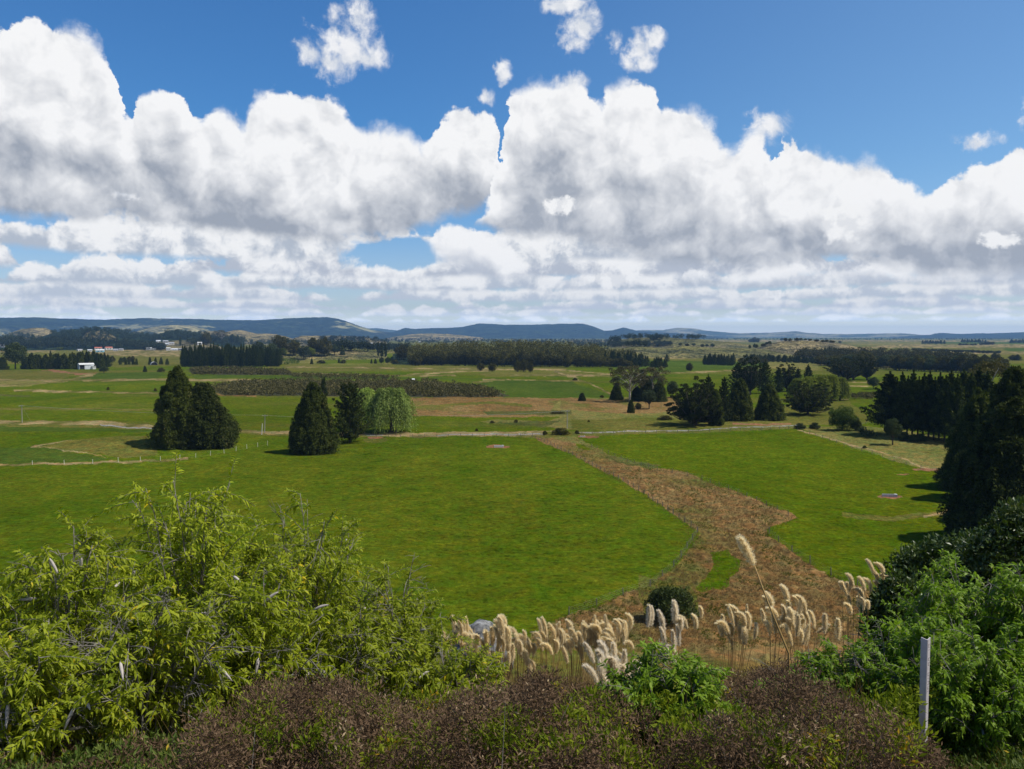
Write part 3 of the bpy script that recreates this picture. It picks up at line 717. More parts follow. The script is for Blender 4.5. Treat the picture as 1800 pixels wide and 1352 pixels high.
def pine(seed, lod=1.0, R=0.24, clear=0.12, mat=None, levels=15, p=0.75, lean=0.0):
    """plantation pine with whorled, upswept branches and gaps between the whorls"""
    r = np.random.default_rng(seed)
    C, CR, limbs = [], [], []
    for i in range(levels):
        t = clear + (0.96 - clear) * ((i + 0.3 * r.random()) / levels)
        nb = 6 if t < 0.7 else 5
        Lb = (R * (1 - t) ** p + 0.008) * (0.8 + 0.35 * r.random()) * min(1, 0.7 + (t - clear) * 2.5)
        a0 = r.random() * 6.28
        for b in range(nb):
            a = a0 + b * 6.283 / nb + r.normal() * 0.25
            lb = Lb * (0.70 + 0.5 * r.random())
            rise = 0.30 + 0.25 * t
            for s in np.linspace(0.25, 1.0, 5):
                C.append((cos(a) * lb * s + lean * t, sin(a) * lb * s, t + lb * s * s * rise - 0.01)); CR.append(0.009 + 0.036 * (1 - t) ** 0.75 * (1.2 - s * 0.55))
            limbs.append((np.array([(0, 0, t), (cos(a) * lb * .5, sin(a) * lb * .5, t + lb * .25 * rise), (cos(a) * lb, sin(a) * lb, t + lb * rise)]), [0.006, 0.004, 0.0015]))
    for s in np.linspace(0.86, 0.985, 7): C.append((0, 0, s)); CR.append(0.006 + 0.05 * (1 - s))
    C = np.array(C); CR = np.array(CR)
    L = 0.036 / lod ** 0.4
    crown = crown_mesh([cloud(r, C, CR, max(4, int(20 * lod)), L, L * 0.36, 0.55, 0.5, 0, 0.3)], mat or M_pine)
    tr = trunk_mesh([(np.array([(0, 0, -0.02), (0, 0.002, 0.4), (0, 0, 0.93)]), [0.017, 0.012, 0.002])] + limbs[::3], n=5)
    return crown, tr

def domed(seed, lod=1.0, rx=0.42, cz=0.58, rz=0.40, K=75, mat=None, cr=(0.09, 0.15), clear=True, bark=None, L=0.05, leaf_ratio=0.55, low=-0.75, ball=False):
    """round-headed tree: leaf clumps over a lumpy dome on a limbed trunk"""
    r = np.random.default_rng(seed)
    z = low + (1 - low) * r.random(K); a = r.random(K) * 2 * pi
    s = np.sqrt(np.maximum(1 - z * z, 0.02))
    k = (0.72 + 0.26 * r.random(K)) if not ball else (0.86 + 0.1 * r.random(K))
    C = np.c_[np.cos(a) * s * rx * k, np.sin(a) * s * rx * k, cz + z * rz * k]
    Rr = cr[0] + (cr[1] - cr[0]) * r.random(K)
    fill = nrm(r.normal(size=(K // 3, 3))) * np.array([rx, rx, rz]) * 0.42 + np.array([0, 0, cz])
    L = L / lod ** 0.45
    crown = crown_mesh([cloud(r, C, Rr, int(75 * lod), L, L * leaf_ratio, 0.2, 0.6, 0, 0.6), cloud(r, fill, cr[1] * 1.2, int(16 * lod) + 2, L * 2, L * 1.5)], mat or M_round)
    limbs = [(np.array([(0, 0, -0.02), (0.01, 0, cz * 0.4), (0, 0.01, cz * 0.8)]), [0.035, 0.026, 0.018])]
    for q in range(6):
        t = C[r.integers(K)]
        limbs.append((np.array([(0, 0, cz * 0.35 + 0.05 * r.random()), t * np.array([.45, .45, 0]) + np.array([0, 0, (cz * 0.4 + t[2]) * .5 + 0.02]), t]), [0.018, 0.012, 0.004]))
    return crown, trunk_mesh(limbs, bark, 6)

def willow(seed, lod=1.0, rx=0.52, mat=None):
    r = np.random.default_rng(seed)
    n = int(420 * lod)
    z = r.random(n) ** 0.7; a = r.random(n) * 2 * pi
    s = np.sqrt(np.maximum(1 - z * z, 0.0))
    k = 0.55 + 0.42 * r.random(n)
    lobes = 1 + 0.12 * np.sin(a * 5 + 1.3) + 0.08 * np.sin(a * 9)
    P0 = np.c_[np.cos(a) * s * rx * k * lobes, np.sin(a) * s * rx * k * lobes, 0.52 + z * 0.44 * (0.8 + 0.2 * k)]
    parts, q = [], 13
    hang = np.minimum((0.22 + 0.48 * r.random(n)) * (1.15 - 0.55 * z), P0[:, 2] - 0.03 - 0.10 * r.random(n))
    u = np.linspace(0, 1, q)[None, :]
    out = nrm(np.c_[P0[:, :2], np.zeros(n)])
    pts = P0[:, None] + out[:, None] * (0.06 * np.sin(u * 1.6))[..., None] - np.array([0, 0, 1.0]) * (u ** 1.15 * hang[:, None])[..., None]
    pts = (pts + r.normal(size=pts.shape) * 0.012).reshape(-1, 3)
    d = np.repeat(out, q, 0)
    A = nrm(d * 0.4 + np.array([0, 0, -0.9]) + r.normal(size=d.shape) * 0.35)
    v, f = leaves(pts, A, nrm(d + np.array([0, 0, 0.5]) + r.normal(size=d.shape) * 0.4), 0.060 / lod ** .3, 0.032 / lod ** .3)
    t = np.repeat(np.clip(np.repeat(r.random(n) * 0.6, q) + 0.4 * r.random(n * q), 0, 1), 4)
    top = np.c_[np.cos(a[:90]) * rx * 0.6 * r.random(90), np.sin(a[:90]) * rx * 0.6 * r.random(90), 0.74 + 0.17 * r.random(90)]
    parts = [(v, f, t), cloud(r, top, 0.075, int(30 * lod), 0.04, 0.018, 0.1, 0.6, 0.3)]
    limbs = [(np.array([(0, 0, -0.02), (0.01, 0.01, 0.2), (0, 0, 0.4)]), [0.05, 0.04, 0.03])]
    for i_ in range(8):
        b = i_ * 0.785; limbs.append((np.array([(0, 0, 0.3), (cos(b) * .15, sin(b) * .15, 0.55), (cos(b) * rx * .6, sin(b) * rx * .6, 0.78)]), [0.025, 0.016, 0.006]))
    return crown_mesh(parts, mat or M_willow), trunk_mesh(limbs)

def gum(seed, lod=1.0, mat=None, rx=0.36):
    """eucalypt: pale bole and forking limbs carrying separate rounded clumps with gaps between"""
    r = np.random.default_rng(seed)
    limbs = [(np.array([(0, 0, -0.02), (0.012, 0.004, 0.22), (-0.006, 0, 0.46), (0, 0, 0.70)]), [0.026, 0.021, 0.016, 0.009])]
    C, R = [], []
    for i_ in range(19):
        a = i_ * 2.4 + r.normal() * 0.3; z = 0.46 + 0.46 * (i_ + 0.5) / 19
        w = rx * np.sqrt(max(1 - ((z - 0.68) / 0.33) ** 2, 0.05)) * (0.62 + 0.38 * r.random())
        e = np.array([cos(a) * w, sin(a) * w, z]); t0 = max(0.25, z - 0.26)
        limbs.append((np.array([(0, 0, t0), e * np.array([.45, .45, 0]) + np.array([0, 0, t0 * .45 + z * .55]), e]), [0.011, 0.008, 0.003]))
        for q in range(4):
            C.append(e + r.normal(size=3) * np.array([0.055, 0.055, 0.035])); R.append(0.050 + 0.035 * r.random())
    for q in range(5): C.append(np.array([r.normal() * 0.07, r.normal() * 0.07, 0.90 + 0.03 * r.random()])); R.append(0.06)
    crown = crown_mesh([cloud(r, np.array(C), np.array(R), int(62 * lod), 0.034 / lod ** .4, 0.016 / lod ** .4, 0.1, 0.6, 0.25, 0.35, 0.8)], mat or M_gum)
    return crown, trunk_mesh(limbs, M_palebark, 6)

def fan(seed, lod=1.0, rx=0.5, mat=None, clear=0.05, spread=1.0, K=26, flat=0.55):
    """old macrocarpa: many upswept limbs fanning from a short bole, foliage in layered plates with ragged tips"""
    r = np.random.default_rng(seed)
    C, R, limbs = [], [], [(np.array([(0, 0, -0.02), (0, 0, 0.15)]), [0.045, 0.035])]
    for i_ in range(K):
        a = i_ * 2.39996 + r.normal() * 0.2; u = (i_ + 0.5) / K
        tilt = spread * (0.25 + 1.05 * u)
        ln = (0.92 - 0.22 * u) * (0.85 + 0.2 * r.random())
        d = np.array([cos(a) * sin(tilt), sin(a) * sin(tilt), cos(tilt)])
        e = np.array([d[0] * ln * rx / 0.62, d[1] * ln * rx / 0.62, max(clear + 0.02, 0.1 + d[2] * ln * 0.95)])
        limbs.append((np.array([(0, 0, 0.1), e * 0.5 + np.array([0, 0, -0.02]), e]), [0.02, 0.012, 0.002]))
        for s in np.linspace(0.22, 1.04, 12):
            C.append(e * s + np.array([0, 0, (1 - s) * 0.12]) + r.normal(size=3) * 0.028); R.append((0.060 - 0.034 * s) * (1 + 0.5 * r.random()) + 0.014)
    crown = crown_mesh([cloud(r, np.array(C), np.array(R), int(46 * lod), 0.040 / lod ** .4, 0.017 / lod ** .4, 0.35, 0.45, 0, 0.35, flat)], mat or M_mac)
    return crown, trunk_mesh(limbs, None, 6)

def column(seed, lod=1.0, rx=0.11, mat=None):
    r = np.random.default_rng(seed)
    K = int(130 * (0.5 + 0.5 * lod)); t = 0.10 + 0.88 * r.random(K); a = r.random(K) * 6.283
    pr = rx * np.minimum(1, (1 - t) * 2.6 + 0.15) * np.minimum(1, t * 3 + 0.2) * (0.6 + 0.4 * r.random(K))
    C = np.c_[np.cos(a) * pr, np.sin(a) * pr, t]
    crown = crown_mesh([cloud(r, C, 0.035, int(44 * lod), 0.036 / lod ** .4, 0.018 / lod ** .4, 0.9, 0.4)], mat or M_broad)
    return crown, trunk_mesh([(np.array([(0, 0, -0.02), (0, 0, 0.5), (0, 0, 0.95)]), [0.018, 0.012, 0.002])], None, 5)

def bush(seed, lod=1.0, rx=0.6, mat=None, K=46):
    r = np.random.default_rng(seed)
    z = r.random(K) ** 1.2; a = r.random(K) * 6.283; s = np.sqrt(1 - z * z * 0.9)
    C = np.c_[np.cos(a) * s * rx * (0.55 + 0.35 * r.random(K)), np.sin(a) * s * rx * (0.55 + 0.35 * r.random(K)), 0.12 + z * 0.70]
    return crown_mesh([cloud(r, C, 0.16 + 0.08 * r.random(K), int(64 * lod), 0.085 / lod ** .4, 0.045 / lod ** .4, 0.4, 0.6)], mat or M_broad, 'foliage'), \
        trunk_mesh([(np.array([(0, 0, -0.05), (cos(b) * rx * .3, sin(b) * rx * .3, 0.35), (cos(b) * rx * .6, sin(b) * rx * .6, 0.7)]), [0.03, 0.02, 0.006]) for b in (0.3, 2.1, 4.0, 5.2)], None, 5)

TEMPLATES = {}
def template(key, build):
    if key not in TEMPLATES: TEMPLATES[key] = build()
    return TEMPLATES[key]
def plant(tpl, p, h, w, name, label, cat='tree', group=None, rz=None, unit_w=0.6, lean=None):
    """stand a copy of a template (meshes of unit height) at p, h metres tall and w metres wide"""
    c_, t_ = tpl
    rz = RNG.random() * 6.28 if rz is None else rz
    s = w / unit_w
    o = thing(name, label, cat, (p[0], p[1], p[2] - 0.05), group, rz, (s, s, h))
    if lean: o.rotation_euler[0], o.rotation_euler[1] = lean
    obj('crown' if cat != 'shrub' else 'foliage', c_, o); obj('trunk' if cat != 'shrub' else 'branches', t_, o)
    return o
def stand(tpl, px, top, base, wpx, name, label, cat='tree', group=None, unit_w=0.6, rz=None, d=None, lean=None):
    """as plant(), from the photo: foot at (px, base), crest at row top, width in photo pixels"""
    p, r = at(px, base)
    h = top_z(top, r, px) - p[2]
    return plant(tpl, p, max(h, 0.5), max(wpx * np.hypot(*p[:2]) / F_PX * 1.0, 0.3), name, label, cat, group, rz, unit_w, lean)

# ---- the tall dark trees of the near paddocks
stand(cypress(11, 2.8, 0.30, 0.85, 0.10, rag=0.42, K=330, q=1.9), 313, 636, 783, 84, 'cypress_tree', 'tallest dark cypress in the left paddock, ragged blunt top above its round-shouldered neighbour', unit_w=0.62)
stand(cypress(12, 2.6, 0.42, 0.72, 0.16, rag=0.36, K=360, q=1.2), 358, 666, 782, 124, 'cypress_tree', 'broad dark cypress leaning against the right side of the tallest paddock cypress', unit_w=0.84)
stand(cypress(13, 2.8, 0.34, 0.72, 0.10, rag=0.36, K=350, q=1.5), 552, 667, 796, 88, 'cypress_tree', 'dense dark cypress standing alone on the main green paddock left of the willows', unit_w=0.70)
stand(pine(14, 2.2, 0.34, 0.06, M_cyp, 18, 0.42), 615, 671, 778, 78, 'cypress_tree', 'dark open-branched cypress between the solitary cypress and the pale willows', unit_w=0.68)
stand(column(15, 1.0, 0.18), 570, 664, 742, 13, 'cypress_tree', 'thin dark tree tip behind the paddock cypresses, left of the willows', unit_w=0.36)
stand(willow(16, 2.8), 688, 679, 760, 80, 'willow_tree', 'large pale green weeping willow beside the power pole at the road', unit_w=1.0)
stand(willow(17, 2.0), 644, 680, 750, 60, 'willow_tree', 'smaller pale green willow half hidden behind the dark cypress', unit_w=1.0)

# ---- cluster of conifers right of centre, by the road
stand(fan(21, 2.4, 0.52, K=46, spread=1.15), 1222, 663, 747, 86, 'macrocarpa_tree', 'wide fan-shaped dark conifer with spiky upswept limbs by the road', unit_w=1.0)
stand(pine(22, 1.8, 0.30, 0.04), 1244, 658, 742, 44, 'pine_tree', 'dark conifer standing directly behind the fan-shaped one', unit_w=0.6)
stand(cypress(23, 1.8, 0.2, 0.6, 0.1, M_lime), 1259, 682, 747, 28, 'conifer_tree', 'slender yellow-green conifer in front of the dark roadside cluster', unit_w=0.42)
stand(pine(24, 1.8, 0.30, 0.04), 1272, 662, 741, 40, 'pine_tree', 'dark conifer with bleached dead twigs right of the yellow-green conifer', unit_w=0.6)
stand(cypress(25, 1.8, 0.34, 0.6), 1300, 661, 739, 52, 'cypress_tree', 'dark pointed conifer at the right end of the roadside cluster', unit_w=0.66)
stand(cypress(26, 1.8, 0.36, 0.62), 1352, 673, 738, 56, 'cypress_tree', 'dark cone-shaped conifer standing alone between the cluster and the spreading macrocarpa', unit_w=0.72)
stand(fan(27, 2.0, 0.6, spread=1.15, K=40), 1420, 666, 729, 66, 'macrocarpa_tree', 'low dark macrocarpa with spreading plates over its own shadow', unit_w=1.1)
for k, (px, top, w) in enumerate(((1403, 664, 22), (1424, 660, 22), (1444, 658, 22), (1461, 657, 22), (1476, 662, 20))):
    stand(template(('lp', k % 2), lambda: willow(30 + k, 1.0, 0.34, M_pop)), px, top, 704, w * 1.35, 'poplar_tree', 'light green upright poplar in the dense row behind the spreading macrocarpa', 'tree', 'light green poplars in a row', unit_w=0.60)
for k, (px, top, b, w) in enumerate(((1296, 636, 692, 40), (1318, 628, 694, 46), (1345, 634, 692, 40), (1368, 645, 690, 36), (1384, 640, 688, 30), (1402, 646, 688, 30), (1420, 640, 690, 26))):
    stand(template(('mp', k % 3), lambda: fan(40 + k, 1.0, 0.45, spread=0.8) if k % 2 else pine(40 + k, 1.0, 0.3, 0.05)), px, top, b, w, 'pine_tree', 'dark conifer in the thick clump behind the roadside trees right of the gum trees', 'tree', 'dark conifers behind the roadside trees', unit_w=0.85 if k % 2 else 0.6)
for k, (px, top, b, w) in enumerate(((1474, 626, 664, 44), (1500, 624, 668, 48), (1524, 627, 668, 36), (1488, 634, 670, 40))):
    stand(template(('mq', k % 2), lambda: fan(50 + k, 1.1, 0.5, spread=0.9)), px, top, b, w, 'macrocarpa_tree', 'dark spreading conifer in the clump beyond the light green poplars', 'tree', 'dark conifers beyond the poplars', unit_w=0.95)
stand(domed(55, 1.0, mat=M_broad), 1535, 663, 684, 19, 'broadleaf_tree', 'small round dark tree at the edge of the green field right of the poplars', unit_w=0.95)
stand(domed(56, 1.8, 0.52, 0.46, 0.50, 84, M_bright, (0.11, 0.17), low=-1.0), 1481, 714, 756, 46, 'rounded_shrub', 'round bright green bush behind the end of the road', 'shrub', unit_w=1.1)
stand(bush(57, 1.2, 0.5, M_broad), 1504, 734, 757, 22, 'low_shrub', 'low dark bush against the right side of the round bright green bush', 'shrub', unit_w=1.2)
stand(domed(58, 2.2, 0.40, 0.66, 0.31, 60, M_broad, (0.08, 0.12), low=-0.9, ball=True), 1569, 737, 782, 30, 'lollipop_tree', 'small ball-headed tree on a bare trunk in the rough grass', unit_w=0.95)
for px, top, b, w, lab in ((1406, 744, 754, 22, 'low dark bush at the very end of the pale road'), (1432, 743, 754, 20, 'rounded low bush just right of the road end'), (1588, 759, 774, 20, 'dark bush behind the ball-headed tree'), (1606, 763, 777, 16, 'smallest of the bushes right of the ball-headed tree'), (1619, 762, 776, 20, 'bush at the foot of the plantation pines'), (1520, 783, 788, 8, 'tiny dark bush on the fence line of the right paddock')):
    stand(template('lowbush', lambda: bush(60, 1.2, 0.55, M_broad)), px, top, b, w, 'low_shrub', lab, 'shrub', unit_w=1.3)

# ---- plantation pines behind the right paddock
stand(pine(71, 2.6, 0.36, 0.16, None, 18, 1.0), 1562, 652, 764, 96, 'pine_tree', 'leading plantation pine with long bare-tipped lower branches and a visible trunk', unit_w=0.66)
PINES = [(1575, 664, 764, 46), (1584, 653, 768, 50), (1594, 660, 764, 46), (1603, 650, 770, 52), (1613, 661, 766, 46), (1622, 655, 772, 52), (1632, 652, 768, 50), (1641, 662, 774, 50), (1650, 654, 770, 52), (1660, 659, 777, 56), (1669, 650, 772, 54), (1680, 657, 780, 60), (1691, 648, 774, 58), (1704, 655, 779, 64), (1718, 645, 776, 64), (1732, 652, 780, 70)]
for k, (px, top, b, w) in enumerate(PINES):
    stand(template(('pp', k % 4), lambda: pine(72 + k, 1.6, 0.30, 0.14, None, 17, 1.05)), px, top, b, w, 'pine_tree', 'dark plantation pine in the tall block behind the ball-headed tree', 'tree', 'plantation pines at the right', unit_w=0.56)
stand(gum(81, 1.8, M_goldgum), 1737, 630, 768, 62, 'gum_tree', 'gold-tinged gum tree rising between the plantation pines and the big right-hand cypress', unit_w=0.74)

# ---- the huge dark cypresses at the right edge
stand(cypress(91, 3.6, 0.40, 0.75, 0.12, rag=0.48, K=360, q=1.2), 1720, 676, 858, 128, 'cypress_tree', 'dark cypress at the right edge whose shadow falls on the paddock', unit_w=0.8)
stand(cypress(92, 3.6, 0.42, 0.75, 0.12, rag=0.48, K=380, q=1.2), 1775, 634, 880, 150, 'cypress_tree', 'tall dark cypress behind the nearest one at the right edge', unit_w=0.84)
stand(cypress(93, 4.6, 0.42, 0.75, 0.14, rag=0.48, K=520, q=1.25), 1772, 690, 950, 205, 'cypress_tree', 'nearest and largest cypress with drooping sunlit sprays at the right edge', unit_w=0.84)
stand(cypress(94, 2.2, 0.42, 0.5, 0.14, rag=0.26, K=360), 1885, 600, 920, 200, 'cypress_tree', 'dark cypress cut off by the right border of the picture', unit_w=0.84)

# ---- gum trees and conifers in the dry paddock
stand(gum(101, 2.2), 1107, 641, 707, 62, 'gum_tree', 'tall gum tree with pale trunk and umbrella crown in the dry paddock', unit_w=0.72)
stand(gum(102, 2.0), 1146, 643, 704, 50, 'gum_tree', 'second gum tree with grey-brown crown, right of the pale-trunked gum', unit_w=0.72)
for px, top, b, w, lab, mt in ((1084, 672, 703, 26, 'dark bushy conifer at the left foot of the pale-trunked gum', 'c'), (1118, 676, 704, 22, 'dark low conifer under the right side of the pale-trunked gum', 'c'), (1136, 660, 705, 34, 'dark dense conifer below the second gum tree', 'c'), (1158, 668, 706, 34, 'dark conifer at the right foot of the second gum tree', 'c'), (1109, 701, 726, 15, 'small dense conifer alone in the dry grass before the gums', 'b'), (1141, 686, 719, 24, 'open grey-green tree in front of the second gum tree', 'p'), (1122, 708, 721, 12, 'little round bush left of the open grey-green tree', 'd'), (1182, 671, 699, 19, 'separate upright tree right of the gum group', 'e'), (1023, 689, 705, 15, 'single small pointed tree in the dry grass left of the gums', 'b')):
    tp, uw = {'c': (template('uc', lambda: cypress(103, 1.3, 0.36, 0.5)), 0.74), 'b': (template('ub', lambda: cypress(104, 1.2, 0.36, 0.45)), 0.74), 'p': (template('up', lambda: domed(105, 1.2, 0.36, 0.6, 0.38, 60, M_broad)), 0.85), 'd': (template('ud', lambda: domed(106, 1.0, 0.45, 0.5, 0.42)), 1.0), 'e': (template('ue', lambda: domed(107, 1.2, 0.3, 0.58, 0.42, 60, M_broad)), 0.72)}[mt]
    stand(tp, px, top, b, w, 'conifer_tree' if mt in 'cb' else 'broadleaf_tree', lab, unit_w=uw)
stand(domed(108, 1.0, 0.5, 0.45, 0.42, mat=M_round), 1058, 694, 700, 8, 'low_shrub', 'tiny bush beside the diagonal drain left of the gums', 'shrub', unit_w=1.1)

# ---- single trees of the middle distance
def T(key): return {
    'c': (template('fc', lambda: cypress(111, 0.7, 0.34, 0.55)), 0.7), 'r': (template('fr', lambda: domed(112, 0.8, 0.42, 0.50, 0.47, 64, low=-0.95)), 0.95), 'R': (template('fR', lambda: domed(113, 0.8, 0.45, 0.48, 0.48, 70, low=-0.97)), 1.0),
    'g': (template('fg', lambda: domed(114, 0.8, K=60, mat=M_broad)), 0.95), 'p': (template('fp', lambda: pine(115, 0.8, 0.30, 0.02, None, 14, 1.0)), 0.6), 'P': (template('fP', lambda: column(116, 0.9, 0.11)), 0.26),
    'w': (template('fw', lambda: domed(117, 0.8, K=60, mat=M_lime)), 0.95), 'G': (template('fG', lambda: gum(118, 0.8)), 0.72), 'b': (template('fb', lambda: bush(119, 0.6, 0.55, M_round)), 1.3), 'm': (template('fm', lambda: fan(120, 0.7, 0.5, spread=0.9)), 0.95)}[key]
NAMES = {'c': 'cypress_tree', 'r': 'broadleaf_tree', 'R': 'broadleaf_tree', 'g': 'broadleaf_tree', 'p': 'pine_tree', 'P': 'poplar_tree', 'w': 'broadleaf_tree', 'G': 'gum_tree', 'b': 'low_shrub', 'm': 'macrocarpa_tree'}
def far(key, px, top, base, w, label, group=None):
    tp, uw = T(key)
    return stand(tp, px, top, base, w, NAMES[key], label, 'shrub' if key == 'b' else 'tree', group, unit_w=uw)
for q in (('r', 845, 638, 652, 15, 'left of the two round trees standing out in front of the long dark forest'), ('r', 865, 638, 653, 17, 'right of the two round trees standing out in front of the long dark forest'), ('r', 910, 633, 654, 15, 'left tree of the small clump with bare trunks before the dark forest'), ('r', 921, 631, 654, 17, 'middle tree of the small clump with bare trunks before the dark forest'), ('r', 932, 637, 655, 13, 'right tree of the small clump with bare trunks before the dark forest'),
          ('R', 1212, 638, 652, 13, 'lone round dark tree in the green field between two pine belts'), ('p', 1172, 622, 636, 13, 'single dark pine behind the end of the short pine belt'),
          ('c', 548, 629, 640, 6, 'small upright conifer beside a farm track by the oak-like trees'), ('c', 596, 629, 638, 5, 'slim conifer on the pale green rise, beside a round bush'), ('b', 604, 632, 639, 12, 'round bush on the pale green rise beside a slim conifer'), ('b', 565, 633, 639, 18, 'low spreading bush right of the farm track'),
          ('c', 653, 630, 639, 4, 'leftmost tiny conifer below the lombardy poplars'), ('c', 660, 630, 639, 6, 'tiny conifer second from left below the lombardy poplars'), ('g', 671, 628, 641, 9, 'greyish young tree below the lombardy poplars'), ('g', 682, 628, 641, 10, 'round young tree right of the greyish one below the lombardy poplars'),
          ('P', 665, 602, 627, 6, 'leftmost of the tall lombardy poplars'), ('P', 671, 602, 628, 8, 'middle and broadest of the tall lombardy poplars'), ('P', 678, 605, 628, 6, 'rightmost of the tall lombardy poplars'),
          ('g', 534, 608, 632, 22, 'tree with a dark trunk at the head of the dry bank'), ('w', 547, 611, 627, 16, 'light green round tree on the dry bank'), ('R', 570, 593, 626, 28, 'biggest dome-crowned tree at the right end of the homestead trees'), ('R', 491, 590, 622, 32, 'large dome-crowned tree at the left end of the homestead trees'), ('r', 517, 598, 625, 24, 'dark tree between the two dome-crowned homestead trees'), ('r', 551, 594, 623, 24, 'dark tree beside the biggest dome-crowned homestead tree'), ('w', 497, 612, 628, 16, 'light green tree at the right end of the pine block'), ('g', 588, 606, 624, 16, 'smaller dark tree right of the biggest dome-crowned tree'), ('c', 602, 606, 624, 10, 'narrow dark conifer at the right end of the homestead trees'), ('g', 478, 604, 630, 24, 'broad tree rising behind the right end of the pine block'), ('g', 455, 601, 628, 24, 'brownish tree showing above the right half of the pine block'),
          ('R', 706, 606, 632, 26, 'outlying dark tree at the left end of the long forest'), ('b', 694, 632, 639, 16, 'low scrub bush at the left foot of the long forest'), ('R', 730, 622, 643, 26, 'spreading dark tree on the left front corner of the long forest'),
          ('g', 183, 644, 656, 16, 'round bushy tree in the field right of the white shed'), ('c', 255, 642, 654, 7, 'single conifer in the field between the shed and the tall cypress'), ('b', 283, 646, 654, 14, 'dark bush beside the top of the tall paddock cypress'), ('b', 190, 680, 686, 5, 'lone small bush in the left meadow'), ('b', 273, 682, 688, 6, 'small round bush at the left edge of the tall cypress'),
          ('g', 27, 603, 649, 34, 'tall tree with high crown and bare trunk left of the farm shed'), ('c', 4, 626, 650, 20, 'dark tree cut by the left picture edge'), ('w', 105, 610, 616, 10, 'pale yellow-green round tree before the wooded hill'), ('P', 317, 593, 608, 4, 'lone slim poplar on the brown hill field'), ('R', 362, 583, 606, 18, 'big dark tree on the skyline left of a gum'), ('G', 390, 580, 603, 22, 'tall gum on the skyline above the pine block'), ('g', 409, 587, 605, 8, 'upright tree right of the skyline gum'), ('g', 418, 589, 606, 7, 'second upright tree right of the skyline gum'),
          ('b', 986, 752, 764, 36, 'wide dark bush beside the road at the head of the gully'), ('b', 958, 757, 765, 10, 'small dark round bush by the road at the gully corner'), ('b', 1014, 756, 763, 10, 'little bush at the right end of the wide roadside bush'), ('b', 838, 753, 758, 7, 'small bush on the verge left of the gully'), ('b', 907, 737, 743, 8, 'dark bush in the weedy patch left of the road corner'), ('b', 865, 739, 744, 10, 'left bush of the weedy patch in the meadow'), ('b', 1011, 664, 669, 10, 'dark bush at the head of the diagonal drain'), ('b', 1170, 730, 738, 30, 'low green scrub patch in the dry grass before the gum trees'), ('b', 980, 723, 727, 30, 'flat green scrub patch at the edge of the brown field'), ('b', 1035, 738, 742, 5, 'tiny dark bush above the road bend')):
    far(*q)
p_, r_ = at(1182, 1092)
plant(bush(121, 2.6, 0.55, M_bush, 44), p_, 4.9, 8.0, 'rounded_shrub', 'round dark green bush alone in the brown gully', 'shrub', unit_w=1.35)

# belts that can still be counted
def belt(keys, pts, tops, n, w, label, group, jitter=0.25, rows=1, row_step=1.5, seed=0):
    r = np.random.default_rng(1000 + seed)
    xs, bs = [p[0] for p in pts], [p[1] for p in pts]; tx, ty = [p[0] for p in tops], [p[1] for p in tops]
    for q in range(rows):
        for k in range(n):
            u = (k + 0.5 + (q % 2) * 0.5 + r.normal() * jitter) / n
            px = xs[0] + (xs[-1] - xs[0]) * min(max(u, 0), 1)
            b = np.interp(px, xs, bs) - q * row_step + r.normal() * 0.15
            t = np.interp(px, tx, ty) + r.normal() * 0.10 * (b - np.interp(px, tx, ty))
            far(keys[r.integers(len(keys))], px, t, b, w * (0.85 + 0.35 * r.random()), label, group)
belt('pp', [(318, 645), (400, 645), (492, 644)], [(316, 611), (330, 607), (400, 606), (450, 607), (494, 614)], 32, 12, 'dark pine in the dense square block beyond the tall paddock cypress', 'pines of the dense square block', 0.2, 3, 2.0, 1)
belt('ccp', [(40, 649), (120, 649), (192, 647)], [(40, 622), (60, 622), (90, 620), (120, 622), (140, 618), (168, 616), (192, 624)], 17, 15, 'dark tree in the shelter belt around the farm shed', 'shelter belt round the farm shed', 0.3, 2, 2.2, 2)
belt('ccb', [(196, 637), (240, 637)], [(196, 627), (240, 627)], 5, 9, 'low dark tree of the hedge line right of the shelter belt', 'hedge line trees right of the shed', 0.3, 1, 1, 3)
belt('c', [(208, 641), (244, 641)], [(208, 632), (244, 628)], 5, 5, 'small conifer scattered left of the white dome', 'small conifers around the white dome', 0.3, 1, 1, 4)
belt('c', [(262, 641), (294, 641)], [(262, 627), (294, 630)], 5, 6, 'small conifer scattered right of the white dome', 'small conifers around the white dome', 0.3, 1, 1, 5)
belt('rRr', [(722, 641), (800, 643), (900, 644.5), (1000, 645.5), (1110, 645)], [(722, 622), (800, 620), (900, 622), (1000, 625), (1060, 627), (1110, 634)], 34, 23, 'dark round-crowned tree along the front of the long forest', 'front trees of the long dark forest', 0.3, 2, 2.6, 6)
belt('p', [(1062, 642), (1110, 644), (1138, 645)], [(1062, 616), (1110, 619), (1138, 625)], 10, 12, 'dark pine of the belt at the right end of the long forest', 'pine belt at the right end of the long forest', 0.25, 2, 2, 7)
belt('pc', [(1143, 646), (1170, 647)], [(1143, 631), (1156, 628), (1170, 630)], 4, 11, 'dark pine in the short belt left of the lone round tree', 'short pine belt', 0.2, 2, 1.6, 8)
belt('p', [(1235, 641), (1262, 642), (1289, 643)], [(1235, 622), (1262, 622), (1289, 625)], 9, 11, 'dark pine of the isolated block right of the lone round tree', 'isolated pine block', 0.2, 2, 1.8, 9)
belt('p', [(1312, 634), (1380, 637), (1456, 640)], [(1312, 622), (1340, 622), (1400, 626), (1456, 628)], 22, 11, 'dark pine in the long belt below the dry hill', 'long pine belt below the dry hill', 0.25, 2, 1.6, 10)
belt('rRg', [(1440, 642), (1520, 646), (1600, 652), (1760, 657)], [(1440, 627), (1500, 624), (1560, 626), (1640, 628), (1760, 632)], 30, 24, 'brownish dark round-crowned tree in the forest strip above the plantation pines', 'forest strip above the plantation pines', 0.3, 3, 3.0, 11)
